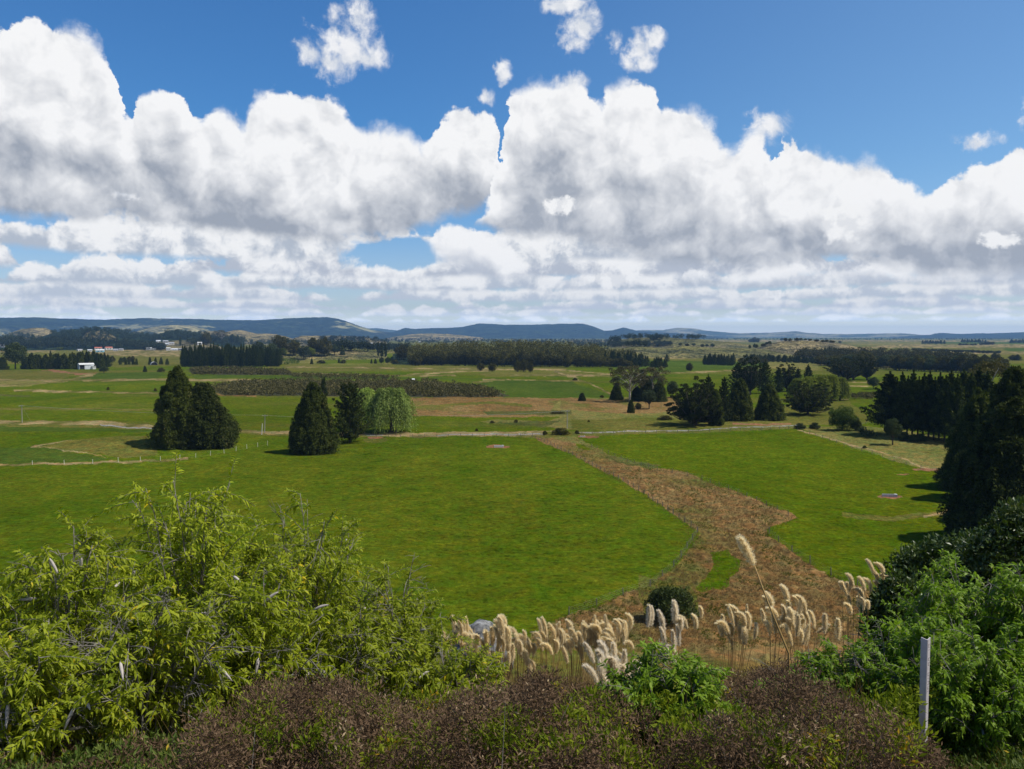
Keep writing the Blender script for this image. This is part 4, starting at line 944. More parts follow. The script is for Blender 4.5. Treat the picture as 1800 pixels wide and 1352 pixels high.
belt('Rr', [(1300, 640), (1350, 640)], [(1300, 627), (1350, 629)], 4, 16, 'round dark tree behind the conifer clump right of the isolated block', 'round trees behind the conifer clump', 0.3, 1, 1.6, 12)
belt('p', [(1447, 621), (1490, 622)], [(1447, 609), (1490, 613)], 10, 6, 'small dark pine in the clump on the right slope of the dry hill', 'pines on the slope of the dry hill', 0.25, 2, 1.0, 13)
belt('gRr', [(1372, 600), (1420, 599), (1480, 604)], [(1368, 594), (1400, 594), (1480, 599)], 14, 7, 'small dark tree along the crest of the dry hill', 'trees on the crest of the dry hill', 0.3, 1, 1.0, 14)
belt('gR', [(1318, 614), (1334, 611), (1355, 605)], [(1318, 606), (1334, 605), (1355, 599)], 7, 6, 'small dark tree on the left shoulder of the dry hill', 'trees on the left shoulder of the dry hill', 0.4, 1, 1.0, 15)
belt('gR', [(1196, 608), (1262, 611)], [(1196, 602), (1262, 606)], 6, 7, 'small dark tree scattered over the smooth green rise', 'scattered trees on the smooth green rise', 0.5, 1, 1.0, 16)
belt('gR', [(1141, 600), (1166, 592)], [(1141, 593), (1166, 588)], 6, 5, 'dark tree in the streak on the dry knoll under the blue hills', 'tree streak on the dry knoll', 0.3, 1, 1.0, 17)
belt('gRr', [(1600, 616), (1760, 622)], [(1580, 606), (1600, 612), (1760, 617)], 22, 8, 'small dark tree in the scrubby line across the far plain', 'scrubby line across the far plain', 0.4, 2, 1.0, 18)
belt('p', [(1621, 604.5), (1660, 604.5)], [(1621, 598), (1660, 598)], 10, 5, 'dark tree in the compact left clump on the far plain', 'compact left clump on the far plain', 0.3, 2, 0.6, 19)
belt('p', [(1688, 602), (1732, 602.5)], [(1688, 596), (1732, 597)], 11, 5, 'dark tree in the upper clump on the far plain at the right', 'upper clump on the far plain', 0.3, 2, 0.5, 20)
belt('Rr', [(1684, 607), (1716, 607)], [(1684, 604), (1716, 604)], 8, 5, 'low dark tree in the thin line on the far plain', 'thin tree line on the far plain', 0.3, 1, 0.5, 21)
belt('Rr', [(1722, 606.5), (1747, 606.5)], [(1722, 601), (1747, 601)], 4, 8, 'bigger round tree at the right end of the thin line on the far plain', 'round trees ending the thin line', 0.3, 1, 0.5, 22)
belt('p', [(1772, 603), (1830, 603)], [(1772, 597), (1830, 596)], 12, 6, 'dark tree in the belt at the right end of the far plain', 'belt at the right end of the far plain', 0.3, 2, 0.5, 23)
belt('R', [(1318, 602), (1332, 602)], [(1318, 594), (1332, 594)], 4, 8, 'dark tree in the small square clump under the pale far hills', 'small square clump under the far hills', 0.3, 1, 0.5, 24)
belt('pR', [(1666, 630), (1800, 634)], [(1640, 619), (1700, 620), (1800, 624)], 8, 16, 'taller dark tree standing above the forest strip at the right', 'taller trees above the forest strip', 0.4, 1, 1.0, 25)

# ---- far-off woods that read as one mass
def wood(name, pts, n, hgt, mat, seed, width=1.25, label=None, cat=None):
    """a wood over an area traced in the photo; many crowns in one object"""
    r = np.random.default_rng(2000 + seed)
    P_ = []
    for (xa, xb, ya, yb) in pts:
        m = max(1, int(n * (xb - xa) / sum(q[1] - q[0] for q in pts)))
        for px, py in zip(xa + (xb - xa) * r.random(m), ya + (yb - ya) * r.random(m)):
            P_.append(at(px, py)[0])
    P_ = np.array(P_)
    H = hgt * (0.7 + 0.6 * r.random(len(P_)))
    parts = []
    for (fx, fz, fr, cnt) in ((0.0, 0.62, 0.44, 56), (0.32, 0.5, 0.34, 34), (-0.3, 0.48, 0.34, 34), (0.05, 0.28, 0.42, 20)):
        a = r.random(len(P_)) * 6.28
        C = P_ + np.c_[np.cos(a) * fx * H * width * 0.7, np.sin(a) * fx * H * width * 0.7, fz * H]
        parts.append(cloud(r, C, fr * H * width * 0.62, cnt, hgt * 0.13, hgt * 0.09, 0.0, 0.5))
    o = obj(name, crown_mesh(parts, mat, name)); tag(o, label, cat, kind='stuff')
    return o
def band(name, poly_top, poly_base, n, hgt, mat, seed, **kw):
    xs = [p[0] for p in poly_base]; cells = []
    for a, b in zip(xs[:-1], xs[1:]):
        for s in np.linspace(a, b, 5)[:-1]:
            m = s + (b - a) / 8
            cells.append((s, s + (b - a) / 4, np.interp(m, [p[0] for p in poly_top], [p[1] for p in poly_top]), np.interp(m, xs, [p[1] for p in poly_base])))
    return wood(name, cells, n, hgt, mat, seed, **kw)
M_farwood = foliage('far_wood_leaf', (0.020, 0.032, 0.012), (0.058, 0.070, 0.028), (0.09, 0.095, 0.04), 0.12, 0.08)
M_farpine = foliage('far_pine_leaf', (0.016, 0.028, 0.014), (0.045, 0.060, 0.026), None, 0.12, 0.08)
band('forest', [(700, 622), (760, 617), (840, 613), (900, 611), (960, 612), (1020, 618), (1075, 625), (1110, 634)], [(720, 636), (760, 637), (900, 640), (1000, 641), (1110, 642)], 420, 13, M_round, 1, width=1.7, label='long dark forest of round crowns across the middle of the valley', cat='forest')
band('forest', [(-60, 599), (60, 600), (160, 599), (240, 604), (285, 612)], [(-60, 611), (60, 613), (160, 614), (240, 615), (290, 616)], 420, 16, M_farwood, 2, label='dark wooded ridge above the village at the left', cat='forest')
band('forest', [(90, 586), (150, 579), (210, 582), (270, 592)], [(90, 596), (150, 594), (210, 596), (280, 600)], 240, 15, M_farpine, 3, label='wooded hill below the blue plateau at the left', cat='forest')
band('forest', [(262, 598), (300, 584), (340, 586), (430, 598)], [(262, 602), (300, 598), (340, 598), (430, 604)], 200, 14, M_farpine, 4, label='wooded hill behind the hillside houses', cat='forest')
band('forest', [(330, 602), (400, 600), (460, 600), (560, 602), (640, 602)], [(330, 606), (400, 606), (460, 608), (560, 610), (640, 612)], 300, 14, M_farwood, 5, label='hazy trees behind the dome-crowned homestead trees', cat='forest')
band('forest', [(590, 611), (660, 611), (720, 612)], [(590, 618), (660, 619), (720, 620)], 170, 16, M_farpine, 6, label='dark wood behind the lombardy poplars', cat='forest')
band('forest', [(560, 596), (700, 596), (860, 597), (1000, 598), (1090, 600)], [(560, 602), (700, 605), (860, 606), (1000, 605), (1090, 606)], 520, 16, M_farpine, 7, label='blue-green belt of trees beneath the far plateau', cat='forest')
band('forest', [(1000, 604), (1080, 606), (1150, 606), (1180, 606)], [(1000, 611), (1080, 611), (1150, 610), (1180, 609)], 240, 12, M_farwood, 8, label='wood in the hollow behind the smooth green rise', cat='forest')
band('forest', [(1080, 594.5), (1300, 596), (1500, 596.5), (1840, 596.5)], [(1080, 597), (1300, 598), (1500, 598), (1840, 597.5)], 420, 14, M_farpine, 9, label='thin dark tree lines along the far edge of the plain', cat='forest')
band('forest', [(1400, 624), (1560, 624), (1700, 630)], [(1400, 632), (1560, 634), (1700, 640)], 300, 13, M_round, 10, label='dark wood filling the strip behind the plantation pines', cat='forest')
band('forest', [(-40, 583), (30, 588), (60, 592)], [(-40, 598), (30, 598), (60, 600)], 120, 15, M_farpine, 11, label='wooded foot of the plateau at the far left', cat='forest')
# knee- to head-high scrub
def scrub(pts, n, hgt, mat, seed, label):
    r = np.random.default_rng(3000 + seed)
    poly = [tuple(p) for p in pts]
    xs = np.array([p[0] for p in poly]); ys = np.array([p[1] for p in poly])
    px = xs.min() + (xs.max() - xs.min()) * r.random(n * 3); py = ys.min() + (ys.max() - ys.min()) * r.random(n * 3)
    m = np.nonzero(inside(px, py, poly))[0][:n]
    P_ = np.array([at(a, b)[0] for a, b in zip(px[m], py[m])])
    H = hgt * (0.55 + 0.7 * r.random(len(P_)))
    C = P_ + np.c_[np.zeros((len(P_), 2)), H * 0.55]
    o = obj('scrub', crown_mesh([cloud(r, C, H * 0.75, 30, hgt * 0.34, hgt * 0.2, 0.4, 0.6, flat=0.7)], mat, 'scrub')); tag(o, label, 'scrub', kind='stuff')
scrub([(355, 686), (420, 673), (560, 670), (760, 672), (850, 684), (885, 697), (860, 699), (680, 697), (400, 696)], 1500, 3.2, M_scrub, 1, 'broad band of brown-green scrub across the meadow')
scrub([(332, 650), (400, 648), (500, 653), (512, 660), (340, 659)], 420, 3.6, M_scrub, 2, 'scrub strip at the foot of the dense pine block')
scrub([(512, 660), (560, 660), (640, 662), (700, 664), (700, 667), (600, 665), (515, 664)], 200, 3.0, M_scrub, 3, 'thin line of scrub right of the pine block')
scrub([(496, 632), (520, 632), (528, 640), (500, 642)], 60, 3.0, M_bright, 4, 'bright green scrub below the homestead trees')
scrub([(1490, 697), (1540, 695), (1540, 702), (1495, 703)], 60, 2.6, M_scrub, 5, 'scrubby hedge beyond the poplars')
scrub([(1500, 750), (1530, 760), (1540, 772), (1515, 768)], 40, 1.4, M_broad, 6, 'low weeds behind the round bright green bush')

# ================================================================ farm buildings, fences, poles, troughs
M_white = plain('white_paint', (0.50, 0.50, 0.48), (0.62, 0.62, 0.60), 0.6, 0.6, 0.3)
M_cream = plain('cream_wall', (0.50, 0.47, 0.41), (0.62, 0.58, 0.50), 0.6, 0.8)
M_grey = plain('grey_wall', (0.30, 0.31, 0.32), (0.42, 0.43, 0.44), 0.6, 0.6)
M_iron = plain('roofing_iron', (0.48, 0.51, 0.54), (0.62, 0.65, 0.68), 0.5, 0.45, 0.4)
M_redroof = plain('red_roof', (0.34, 0.10, 0.065), (0.46, 0.16, 0.10), 0.6, 0.7)
M_greyroof = plain('grey_roof', (0.26, 0.27, 0.29), (0.40, 0.41, 0.43), 0.6, 0.6)
M_blue = plain('blue_cladding', (0.22, 0.48, 0.62), (0.30, 0.58, 0.72), 0.6, 0.5)
M_dark = plain('dark_pane_and_shade', (0.012, 0.012, 0.012), (0.03, 0.03, 0.03), 1.0, 0.9)  # near-black for window panes and for panels that paint shade inside buildings
M_post = plain('weathered_post', (0.10, 0.085, 0.07), (0.22, 0.19, 0.16), 8.0, 0.9, 0.1)
M_whitepost = plain('pale_post', (0.55, 0.54, 0.50), (0.72, 0.71, 0.67), 6.0, 0.8, 0.1)
M_pole = plain('power_pole', (0.24, 0.22, 0.20), (0.38, 0.36, 0.33), 4.0, 0.9, 0.1)
M_conc = plain('concrete', (0.40, 0.40, 0.39), (0.62, 0.62, 0.60), 3.0, 0.9, 0.1, 0.3)
M_water = plain('trough_water', (0.03, 0.045, 0.05), (0.05, 0.07, 0.08), 3.0, 0.08, 0.5)
M_wire = plain('wire', (0.20, 0.20, 0.20), (0.32, 0.32, 0.32), 3.0, 0.5, 0.4)

def gable(L, W, H, pitch, over=0.4):
    """walls with gable ends, and a roof of two slabs with thickness"""
    h2 = H + W / 2 * pitch
    w = Geo()
    x, y = L / 2, W / 2
    w.add([(-x, -y, -1), (x, -y, -1), (x, y, -1), (-x, y, -1), (-x, -y, H), (x, -y, H), (x, y, H), (-x, y, H), (-x, 0, h2), (x, 0, h2)],
          [(0, 1, 5, 4), (2, 3, 7, 6), (1, 2, 6, 9, 5), (3, 0, 4, 8, 7)])
    r = Geo(); t = 0.25
    for s in (-1, 1):
        a = [(-x - over, s * (y + over), H - over * pitch), (x + over, s * (y + over), H - over * pitch), (x + over, 0, h2), (-x - over, 0, h2)]
        b = [(p, q, z + t) for p, q, z in a]
        r.add(a + b, [(0, 1, 2, 3), (7, 6, 5, 4), (0, 4, 5, 1), (0, 3, 7, 4), (1, 5, 6, 2)])
    return w, r
def building(px, base, wpx, hpx, label, wall, roof, name='house', cat='house', depth=0.6, rz=0.0, pitch=0.45, group=None, windows=2):
    p, r = at(px, base)
    L, H = 0.8 * wpx * r / F_PX, 0.8 * hpx * r / F_PX
    W = max(L * depth, 3.5); wallh = max(H - W / 2 * pitch, H * 0.55)
    o = thing(name, label, cat, p, group, -atan2(p[0], p[1]) + rz)
    w, rf = gable(L, W, wallh, pitch)
    wl = obj('wall', w.done('wall', wall), o); obj('roof', rf.done('roof', roof), o)
    for k in range(windows):
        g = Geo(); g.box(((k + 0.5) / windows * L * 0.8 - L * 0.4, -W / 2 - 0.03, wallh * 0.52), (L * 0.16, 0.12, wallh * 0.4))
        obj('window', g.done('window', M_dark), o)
    g = Geo(); g.box((0, -W / 2 - 0.04, wallh * 0.36), (min(1.4, L * 0.1), 0.14, wallh * 0.72)); obj('door', g.done('door', M_greyroof), o)
    return o
# farm shed with a bay filled by a shade-dark panel, by the shelter belt
def farm_shed():
    p, r = at(151, 649)
    k = r / F_PX
    o = thing('farm_shed', 'long white farm shed with a shallow curved roof and one bay filled by a shade-dark panel', 'shed', p, None, -atan2(p[0], p[1]) + 0.25)
    L, W, H = 21 * k, 8.0, 7.0 * k
    g = Geo()
    g.box((L * 0.16, -W / 2, H / 2 - 0.5), (L * 0.62, 0.3, H + 1)); g.box((0, W / 2, H / 2 - 0.5), (L, 0.3, H + 1))
    for s in (-1, 1): g.box((s * (L / 2 - 0.15), 0, H / 2 - 0.5), (0.3, W - 0.4, H + 1))
    obj('wall', g.done('wall', M_iron), o)
    g = Geo(); m = 9
    v, f = [], []
    for i_ in range(m):
        u = i_ / (m - 1); y = (u - 0.5) * (W + 1.2); z = H + 0.05 + 1.9 * sin(pi * u) * 0.9
        v += [(-L / 2 - 0.4, y, z), (L / 2 + 0.4, y, z), (-L / 2 - 0.4, y, z + 0.2), (L / 2 + 0.4, y, z + 0.2)]
    for i_ in range(m - 1):
        a = i_ * 4; f += [(a, a + 1, a + 5, a + 4), (a + 2, a + 6, a + 7, a + 3), (a, a + 4, a + 6, a + 2), (a + 1, a + 3, a + 7, a + 5)]
    f += [(0, 2, 3, 1), (4 * m - 4, 4 * m - 3, 4 * m - 1, 4 * m - 2)]
    g.add(v, f); obj('roof', g.done('roof', M_white), o)
    for s in (-1, 1):
        g = Geo(); e = [(s * L / 2, (u - 0.5) * W, H + 1.7 * sin(pi * u) * 0.9) for u in np.linspace(0, 1, 9)]
        g.add(e + [(x - s * 0.2, y, z) for x, y, z in e], [tuple(range(9)), tuple(range(17, 8, -1))]); obj('gable', g.done('gable', M_iron), o)
    g = Geo(); g.box((-L * 0.32, -W / 2 + 0.6, H * 0.46), (L * 0.30, 0.2, H * 0.9)); obj('bay_shade_panel', g.done('bay_shade_panel', M_dark), o)  # near-black board stands in for the shade inside the bay
    g = Geo(); g.box((L * 0.43, -W / 2 - 2.5, H * 0.32 - 0.5), (L * 0.22, 5.0, H * 0.64 + 1)); g.box((L * 0.43, -W / 2 - 2.6, H * 0.64 + 0.12), (L * 0.25, 5.8, 0.22)); obj('lean_to', g.done('lean_to', M_white), o)
farm_shed()
def open_shed():
    p, r = at(87, 648); k = r / F_PX
    o = thing('open_shed', 'low open-fronted grey shed under the shelter belt trees', 'shed', p, None, 0.1)
    L, W, H = 15 * k, 8.0, 5 * k
    for q in np.linspace(-0.48, 0.48, 5):
        g = Geo(); g.tube([(q * L, -W / 2, -0.5), (q * L, -W / 2, H)], 0.16, 6); obj('post', g.done('post', M_post), o)
    g = Geo(); g.box((0, W / 2, H / 2 - 0.3), (L, 0.2, H)); g.box((-L / 2, 0.2, H / 2 - 0.3), (0.2, W - 0.4, H)); obj('wall', g.done('wall', M_grey), o)
    g = Geo(); g.add([(-L / 2 - .5, -W / 2 - .6, H + .5), (L / 2 + .5, -W / 2 - .6, H + .5), (L / 2 + .5, W / 2 + .4, H), (-L / 2 - .5, W / 2 + .4, H), (-L / 2 - .5, -W / 2 - .6, H + .8), (L / 2 + .5, -W / 2 - .6, H + .8), (L / 2 + .5, W / 2 + .4, H + .3), (-L / 2 - .5, W / 2 + .4, H + .3)], [(0, 3, 2, 1), (4, 5, 6, 7), (0, 1, 5, 4), (1, 2, 6, 5), (2, 3, 7, 6), (3, 0, 4, 7)])
    obj('roof', g.done('roof', M_greyroof), o)
open_shed()
def dome_barn():
    p, r = at(270.5, 641.5); k = r / F_PX
    o = thing('dome_barn', 'white arched barn with a shade-dark panel in its end among small conifers', 'barn', p, None, 0.5)
    R, L, m = 5.2 * k, 12 * k, 13
    g = Geo(); v, f = [], []
    for i_ in range(m):
        a = pi * i_ / (m - 1)
        v += [(R * cos(a), -L / 2, R * 0.95 * sin(a)), (R * cos(a), L / 2, R * 0.95 * sin(a)), (R * .96 * cos(a), -L / 2, R * .91 * sin(a)), (R * .96 * cos(a), L / 2, R * .91 * sin(a))]
    for i_ in range(m - 1):
        a = i_ * 4; f += [(a, a + 1, a + 5, a + 4), (a + 2, a + 6, a + 7, a + 3), (a, a + 4, a + 6, a + 2), (a + 1, a + 3, a + 7, a + 5)]
    g.add(v, f); obj('arched_roof', g.done('arched_roof', M_white, True), o)
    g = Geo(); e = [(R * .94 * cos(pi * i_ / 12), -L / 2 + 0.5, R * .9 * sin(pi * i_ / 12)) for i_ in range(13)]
    g.add(e + [(x, y + 0.2, z) for x, y, z in e], [tuple(range(13)), tuple(range(25, 12, -1))]); obj('end_shade_panel', g.done('end_shade_panel', M_dark), o)  # near-black sheet paints the shaded inside of the arch
dome_barn()
HOUSES = [  # px, base row, width, height, wall, roof, label
    (176, 619, 15, 5.5, M_blue, M_white, 'long pale blue building before the wooded ridge'), (173, 615.5, 13, 6, M_white, M_redroof, 'white house with a red roof behind the long pale blue building'),
    (191, 615.5, 13, 6.5, M_white, M_redroof, 'white house with a red and white roof right of the long blue building'), (158, 618, 8, 4, M_white, M_iron, 'small white shed left of the long blue building'),
    (203, 617, 9, 4, M_grey, M_greyroof, 'grey house in the row right of the red roofs'), (213, 616.5, 8, 4, M_cream, M_greyroof, 'cream house at the right end of the row beyond the red roofs'), (140, 617.5, 9, 4, M_cream, M_greyroof, 'greyish house nearest the pale round tree by the wooded ridge'),
    (278, 602, 9, 4.5, M_white, M_iron, 'white house highest on the village slope'), (291, 602.5, 10, 4.5, M_grey, M_greyroof, 'grey house next to the highest white house on the slope'), (301, 606, 11, 4.5, M_cream, M_greyroof, 'long cream house beside the brown hill field'), (283, 609, 8, 4.5, M_white, M_greyroof, 'white house in the middle of the village slope'), (293, 607, 7, 4, M_grey, M_iron, 'little grey house between the cream house and the middle white house'),
    (262, 615, 10, 4.5, M_white, M_iron, 'white house at the left foot of the village slope'), (271, 615.5, 6, 4, M_cream, M_greyroof, 'small cream house at the left foot of the village slope'), (296, 616, 8, 6, M_white, M_white, 'steep-roofed bright white house at the foot of the village slope'), (307, 616, 12, 3.8, M_white, M_iron, 'low white building beside the pine block'), (318, 616, 8, 4, M_grey, M_greyroof, 'grey house half hidden by the pine block'),
    (351, 606.5, 9, 6, M_white, M_white, 'bright white house on the crest just above the pine block'), (1, 610, 14, 5, M_white, M_iron, 'pale house at the left edge before the wooded ridge'), (596, 601.5, 10, 4.5, M_white, M_white, 'white farmhouse among far trees under the plateau'), (653, 606, 5, 4, M_white, M_iron, 'small white house in the dark wood above the lombardy poplars'), (727, 669, 5, 3.4, M_white, M_white, 'tiny white hut at the back edge of the scrub band'), (739, 602, 9, 3, M_cream, M_iron, 'pale far building above the long dark forest')]
for px, b, w, h, wl, rf, lab in HOUSES:
    building(px, b, w, h, lab, wl, rf, group=None, rz=RNG.normal() * 0.25)

def post_mesh(h, r, mat):
    g = Geo(); g.tube([(0, 0, -0.4), (0, 0, h * 0.5), (0.01, 0, h)], [r, r * 0.97, r * 0.9], 7); return g.done('post', mat)
def fence(pts, step, label, h=1.15, r=0.07, mat=None, wires=4, exact=False):
    """posts (children) and wires along a line traced in the photo"""
    W = [at(*q, hf=ground)[0] for q in pts]
    if not exact:
        P_ = np.array(W); s = np.concatenate([[0], np.cumsum(np.linalg.norm(np.diff(P_[:, :2], axis=0), axis=1))])
        n = max(2, min(95, int(s[-1] / step)))
        W = []
        for d in np.linspace(0, s[-1], n):
            x, y = np.interp(d, s, P_[:, 0]), np.interp(d, s, P_[:, 1]); W.append(np.array([x, y, float(ground(x, y))]))
    o = thing('post_and_wire_fence', label, 'fence', W[0])
    me = post_mesh(h, r, mat or M_post)
    rr_ = np.random.default_rng(len(label))
    for w in W:
        q = obj('post', me, o, loc=w - W[0]); q.rotation_euler = (rr_.normal() * 0.04, rr_.normal() * 0.04, rr_.random() * 6); q.scale[2] = 0.85 + 0.3 * rr_.random()
    g = Geo()
    for k in range(wires):
        z = h * (0.2 + 0.72 * k / max(wires - 1, 1))
        g.tube([w - W[0] + np.array([0.0, -r, z]) for w in W], 0.004, 4)
    obj('wire', g.done('wire', M_wire), o)
    return o
fence([(57, 817), (113, 816), (163, 815), (208, 812), (247, 810), (282, 809), (316, 807), (344, 804), (370, 801), (394, 797), (415, 793), (434, 789), (453, 786), (470, 783)], 0, 'fence of widely spaced white posts across the left paddock', 1.4, 0.06, M_whitepost, 2, True)
fence([(936, 768), (1030, 812), (1130, 867), (1226, 936)], 4.0, 'straight fence along the left edge of the brown gully', 1.2, 0.085)
fence([(1226, 936), (1190, 992), (1142, 1032), (1080, 1052), (1000, 1082)], 5.5, 'fence curving round the lower left end of the gully', 1.2, 0.075)
fence([(1040, 786), (1090, 806), (1150, 826), (1232, 842), (1290, 864), (1386, 906)], 5.0, 'fence along the right edge of the brown gully', 1.15, 0.07)
fence([(1352, 938), (1378, 962), (1440, 1000), (1492, 1026), (1570, 1052)], 5.5, 'fence below the right paddock running down to the plumes', 1.2, 0.085)
fence([(640, 770), (720, 768), (860, 767), (936, 767)], 4.0, 'roadside fence along the top of the left paddock', 1.1, 0.075)
fence([(1022, 764), (1140, 761.5), (1240, 759), (1340, 756), (1402, 753)], 4.0, 'roadside fence along the top of the right paddock', 1.1, 0.09)
fence([(1402, 756), (1500, 790), (1590, 817), (1646, 830)], 6.0, 'fence between the right paddock and the rough grass', 1.2, 0.07)
fence([(1480, 752), (1530, 745), (1580, 762), (1660, 774)], 6.0, 'fence in front of the plantation pines', 1.2, 0.06)

def pole(px, base, top, label, lean=0.0, stay=None):
    p, r = at(px, base, ground); h = top_z(top, r, px) - p[2]
    o = thing('power_pole', label, 'power pole', p)
    o.rotation_euler = (0, lean, 0.15)
    g = Geo(); g.tube([(0, 0, -0.5), (0, 0, h * 0.5), (0, 0, h)], [0.17, 0.15, 0.12], 8); obj('pole_shaft', g.done('pole_shaft', M_pole), o)
    g = Geo(); g.box((0, -0.16, h - 0.45), (2.2, 0.12, 0.14)); obj('crossarm', g.done('crossarm', M_pole), o)
    for s in (-0.95, -0.4, 0.4, 0.95):
        g = Geo(); g.tube([(s, -0.16, h - 0.38), (s, -0.16, h - 0.28), (s, -0.16, h - 0.16)], [0.05, 0.07, 0.03], 8); obj('insulator', g.done('insulator', M_white), o)
    if stay:
        g = Geo(); g.tube([(0.1, 0, h * 0.9), (stay, 0.6, 0.1)], 0.015, 5); obj('stay_wire', g.done('stay_wire', M_wire), o)
    return p + np.array([0, -0.16, h - 0.2])
tops = [pole(39, 743, 712, 'leftmost power pole beside the pale road', stay=3.6), pole(465, 761, 729, 'power pole left of the solitary paddock cypress', 0.04), pole(696, 760, 729, 'power pole in front of the big willow'), pole(997, 753, 721, 'power pole beside the road above the gully')]
p_, _ = at(460, 764, ground)
o = thing('leaning_post', 'pale leaning strut beside the second power pole', 'post', p_); o.rotation_euler = (0, 0.08, 0)
g = Geo(); g.tube([(0, 0, -0.3), (0, 0, 2.2), (0, 0, 4.3)], [0.16, 0.14, 0.12], 7); obj('shaft', g.done('shaft', M_whitepost), o)
o = thing('power_line', 'thin wires slung between the roadside power poles', 'power line', tops[0])
for s in (-0.95, 0.4, 0.95):
    g = Geo()
    for a, b in zip(tops[:-1], tops[1:]):
        u = np.linspace(0, 1, 12)[:, None]
        g.tube(a + (b - a) * u + np.c_[np.zeros((12, 2)), -4 * 0.9 * (u * (1 - u))[:, 0]] + np.array([s, 0, 0]) - tops[0], 0.012, 4)
    obj('wire', g.done('wire', M_wire), o)

def trough(px, base, wpx, rz, label, dark=False):
    p, r = at(px, base, ground)
    L = wpx * r / F_PX; W, H = L * 0.30, L * 0.17
    o = thing('water_trough', label, 'water trough', p, None, rz)
    g = Geo(); t = L * 0.035
    g.box((0, 0, H * 0.06), (L, W, H * 0.3))
    for s in (-1, 1):
        g.box((0, s * (W / 2 - t / 2), H * 0.6), (L - 0.004, t, H * 0.8)); g.box((s * (L / 2 - t / 2), 0, H * 0.602), (t + 0.003, W - 2 * t, H * 0.8))
    obj('basin', g.done('basin', M_conc), o)
    g = Geo(); g.box((0, 0, H * 0.5), (L - 2 * t, W - 2 * t, H * 0.5)); obj('water', g.done('water', M_water), o)
    g = Geo(); g.box((L * 0.40, 0, H * 1.06), (L * 0.17, W * 1.02, H * 0.16)); obj('float_cover', g.done('float_cover', M_white), o)
trough(877, 786, 17, 0.1, 'dark-looking water trough on a red dirt patch in the left paddock', True)
trough(1564, 873, 22, -0.18, 'pale water trough on bare dirt in the right paddock')
trough(1024, 768, 9, 0.1, 'small water trough near the head of the gully')

# pale rock showing behind the plumes
def boulder():
    import bmesh
    bm = bmesh.new(); bmesh.ops.create_icosphere(bm, subdivisions=5, radius=1.0)
    for v in bm.verts:
        c_ = v.co
        n = float(fbm(c_.x * 1.3 + 4, c_.y * 1.3 + c_.z * 1.1, 77, 4)) * 0.35 + float(fbm(c_.x * 5, c_.z * 5 + c_.y * 3, 78, 3)) * 0.08
        v.co = c_ * (1 + n)
    me = bpy.data.meshes.new('boulder'); bm.to_mesh(me); bm.free()
    me.polygons.foreach_set('use_smooth', [True] * len(me.polygons))
    me.materials.append(plain('lichened_rock', (0.03, 0.032, 0.034), (0.34, 0.34, 0.33), 4.5, 0.95, 0.05, 1.0, 8.0))
    p = at_dist(842, 25.0)
    o = obj('boulder', me, None, (p[0], p[1], top_z(1103, 25.0, 842) - 0.80)); o.scale = (0.98, 0.7, 0.85)
    tag(o, 'grey and white mottled rock behind the pale plumes at the field edge', 'rock')
boulder()

# ================================================================ the bank in front of the camera
M_bud = foliage('butterfly_bush_leaf', (0.135, 0.185, 0.006), (0.390, 0.430, 0.028), (0.60, 0.46, 0.02), 0.42, 0.15, 0.5, 0.15)
M_bud2 = foliage('green_butterfly_bush_leaf', (0.075, 0.150, 0.006), (0.235, 0.345, 0.028), (0.30, 0.30, 0.04), 0.38, 0.15, 0.45, 0.15)
M_gloss = foliage('glossy_shrub_leaf', (0.022, 0.048, 0.007), (0.090, 0.130, 0.020), (0.13, 0.14, 0.03), 0.2, 0.35, 0.4, 0.15)
M_heath = foliage('dead_frond', (0.058, 0.036, 0.022), (0.190, 0.126, 0.078), (0.38, 0.29, 0.18), 0.2, 0.0, 0.9, 0.1, (1, 1, 1))
M_weed = foliage('bank_weed', (0.045, 0.085, 0.012), (0.130, 0.165, 0.030), (0.40, 0.28, 0.02), 0.3, 0.15, 0.6, 0.1)
M_sprig = foliage('fresh_sprig', (0.090, 0.140, 0.006), (0.260, 0.290, 0.020), (0.50, 0.30, 0.02), 0.35, 0.1, 0.6, 0.15)
M_plume = foliage('plume_fluff', (0.90, 0.72, 0.42), (0.98, 0.90, 0.64), None, 0.58, 0.0, 0.9, 0.06, (1, 1, 1))
M_palefl = foliage('pale_plume_fluff', (0.86, 0.74, 0.54), (0.97, 0.90, 0.74), None, 0.58, 0.0, 0.9, 0.06, (1, 1, 1))
M_stalk = plain('plume_stalk', (0.28, 0.17, 0.06), (0.46, 0.31, 0.12), 9.0, 0.7, 0.2)
M_blade = foliage('tussock_blade', (0.040, 0.062, 0.022), (0.120, 0.135, 0.050), (0.26, 0.21, 0.10), 0.2, 0.3, 0.5, 0.1)
M_dry = foliage('dry_grass', (0.190, 0.120, 0.044), (0.270, 0.180, 0.076), (0.34, 0.25, 0.12), 0.45, 0.0, 0.9, 0.1, (1, 1, 1))
M_spike = plain('seed_spike', (0.32, 0.28, 0.25), (0.52, 0.47, 0.43), 20.0, 0.9, 0.05)
M_twiggrey = plain('bare_twig', (0.09, 0.08, 0.065), (0.26, 0.24, 0.21), 9.0, 0.9, 0.1)

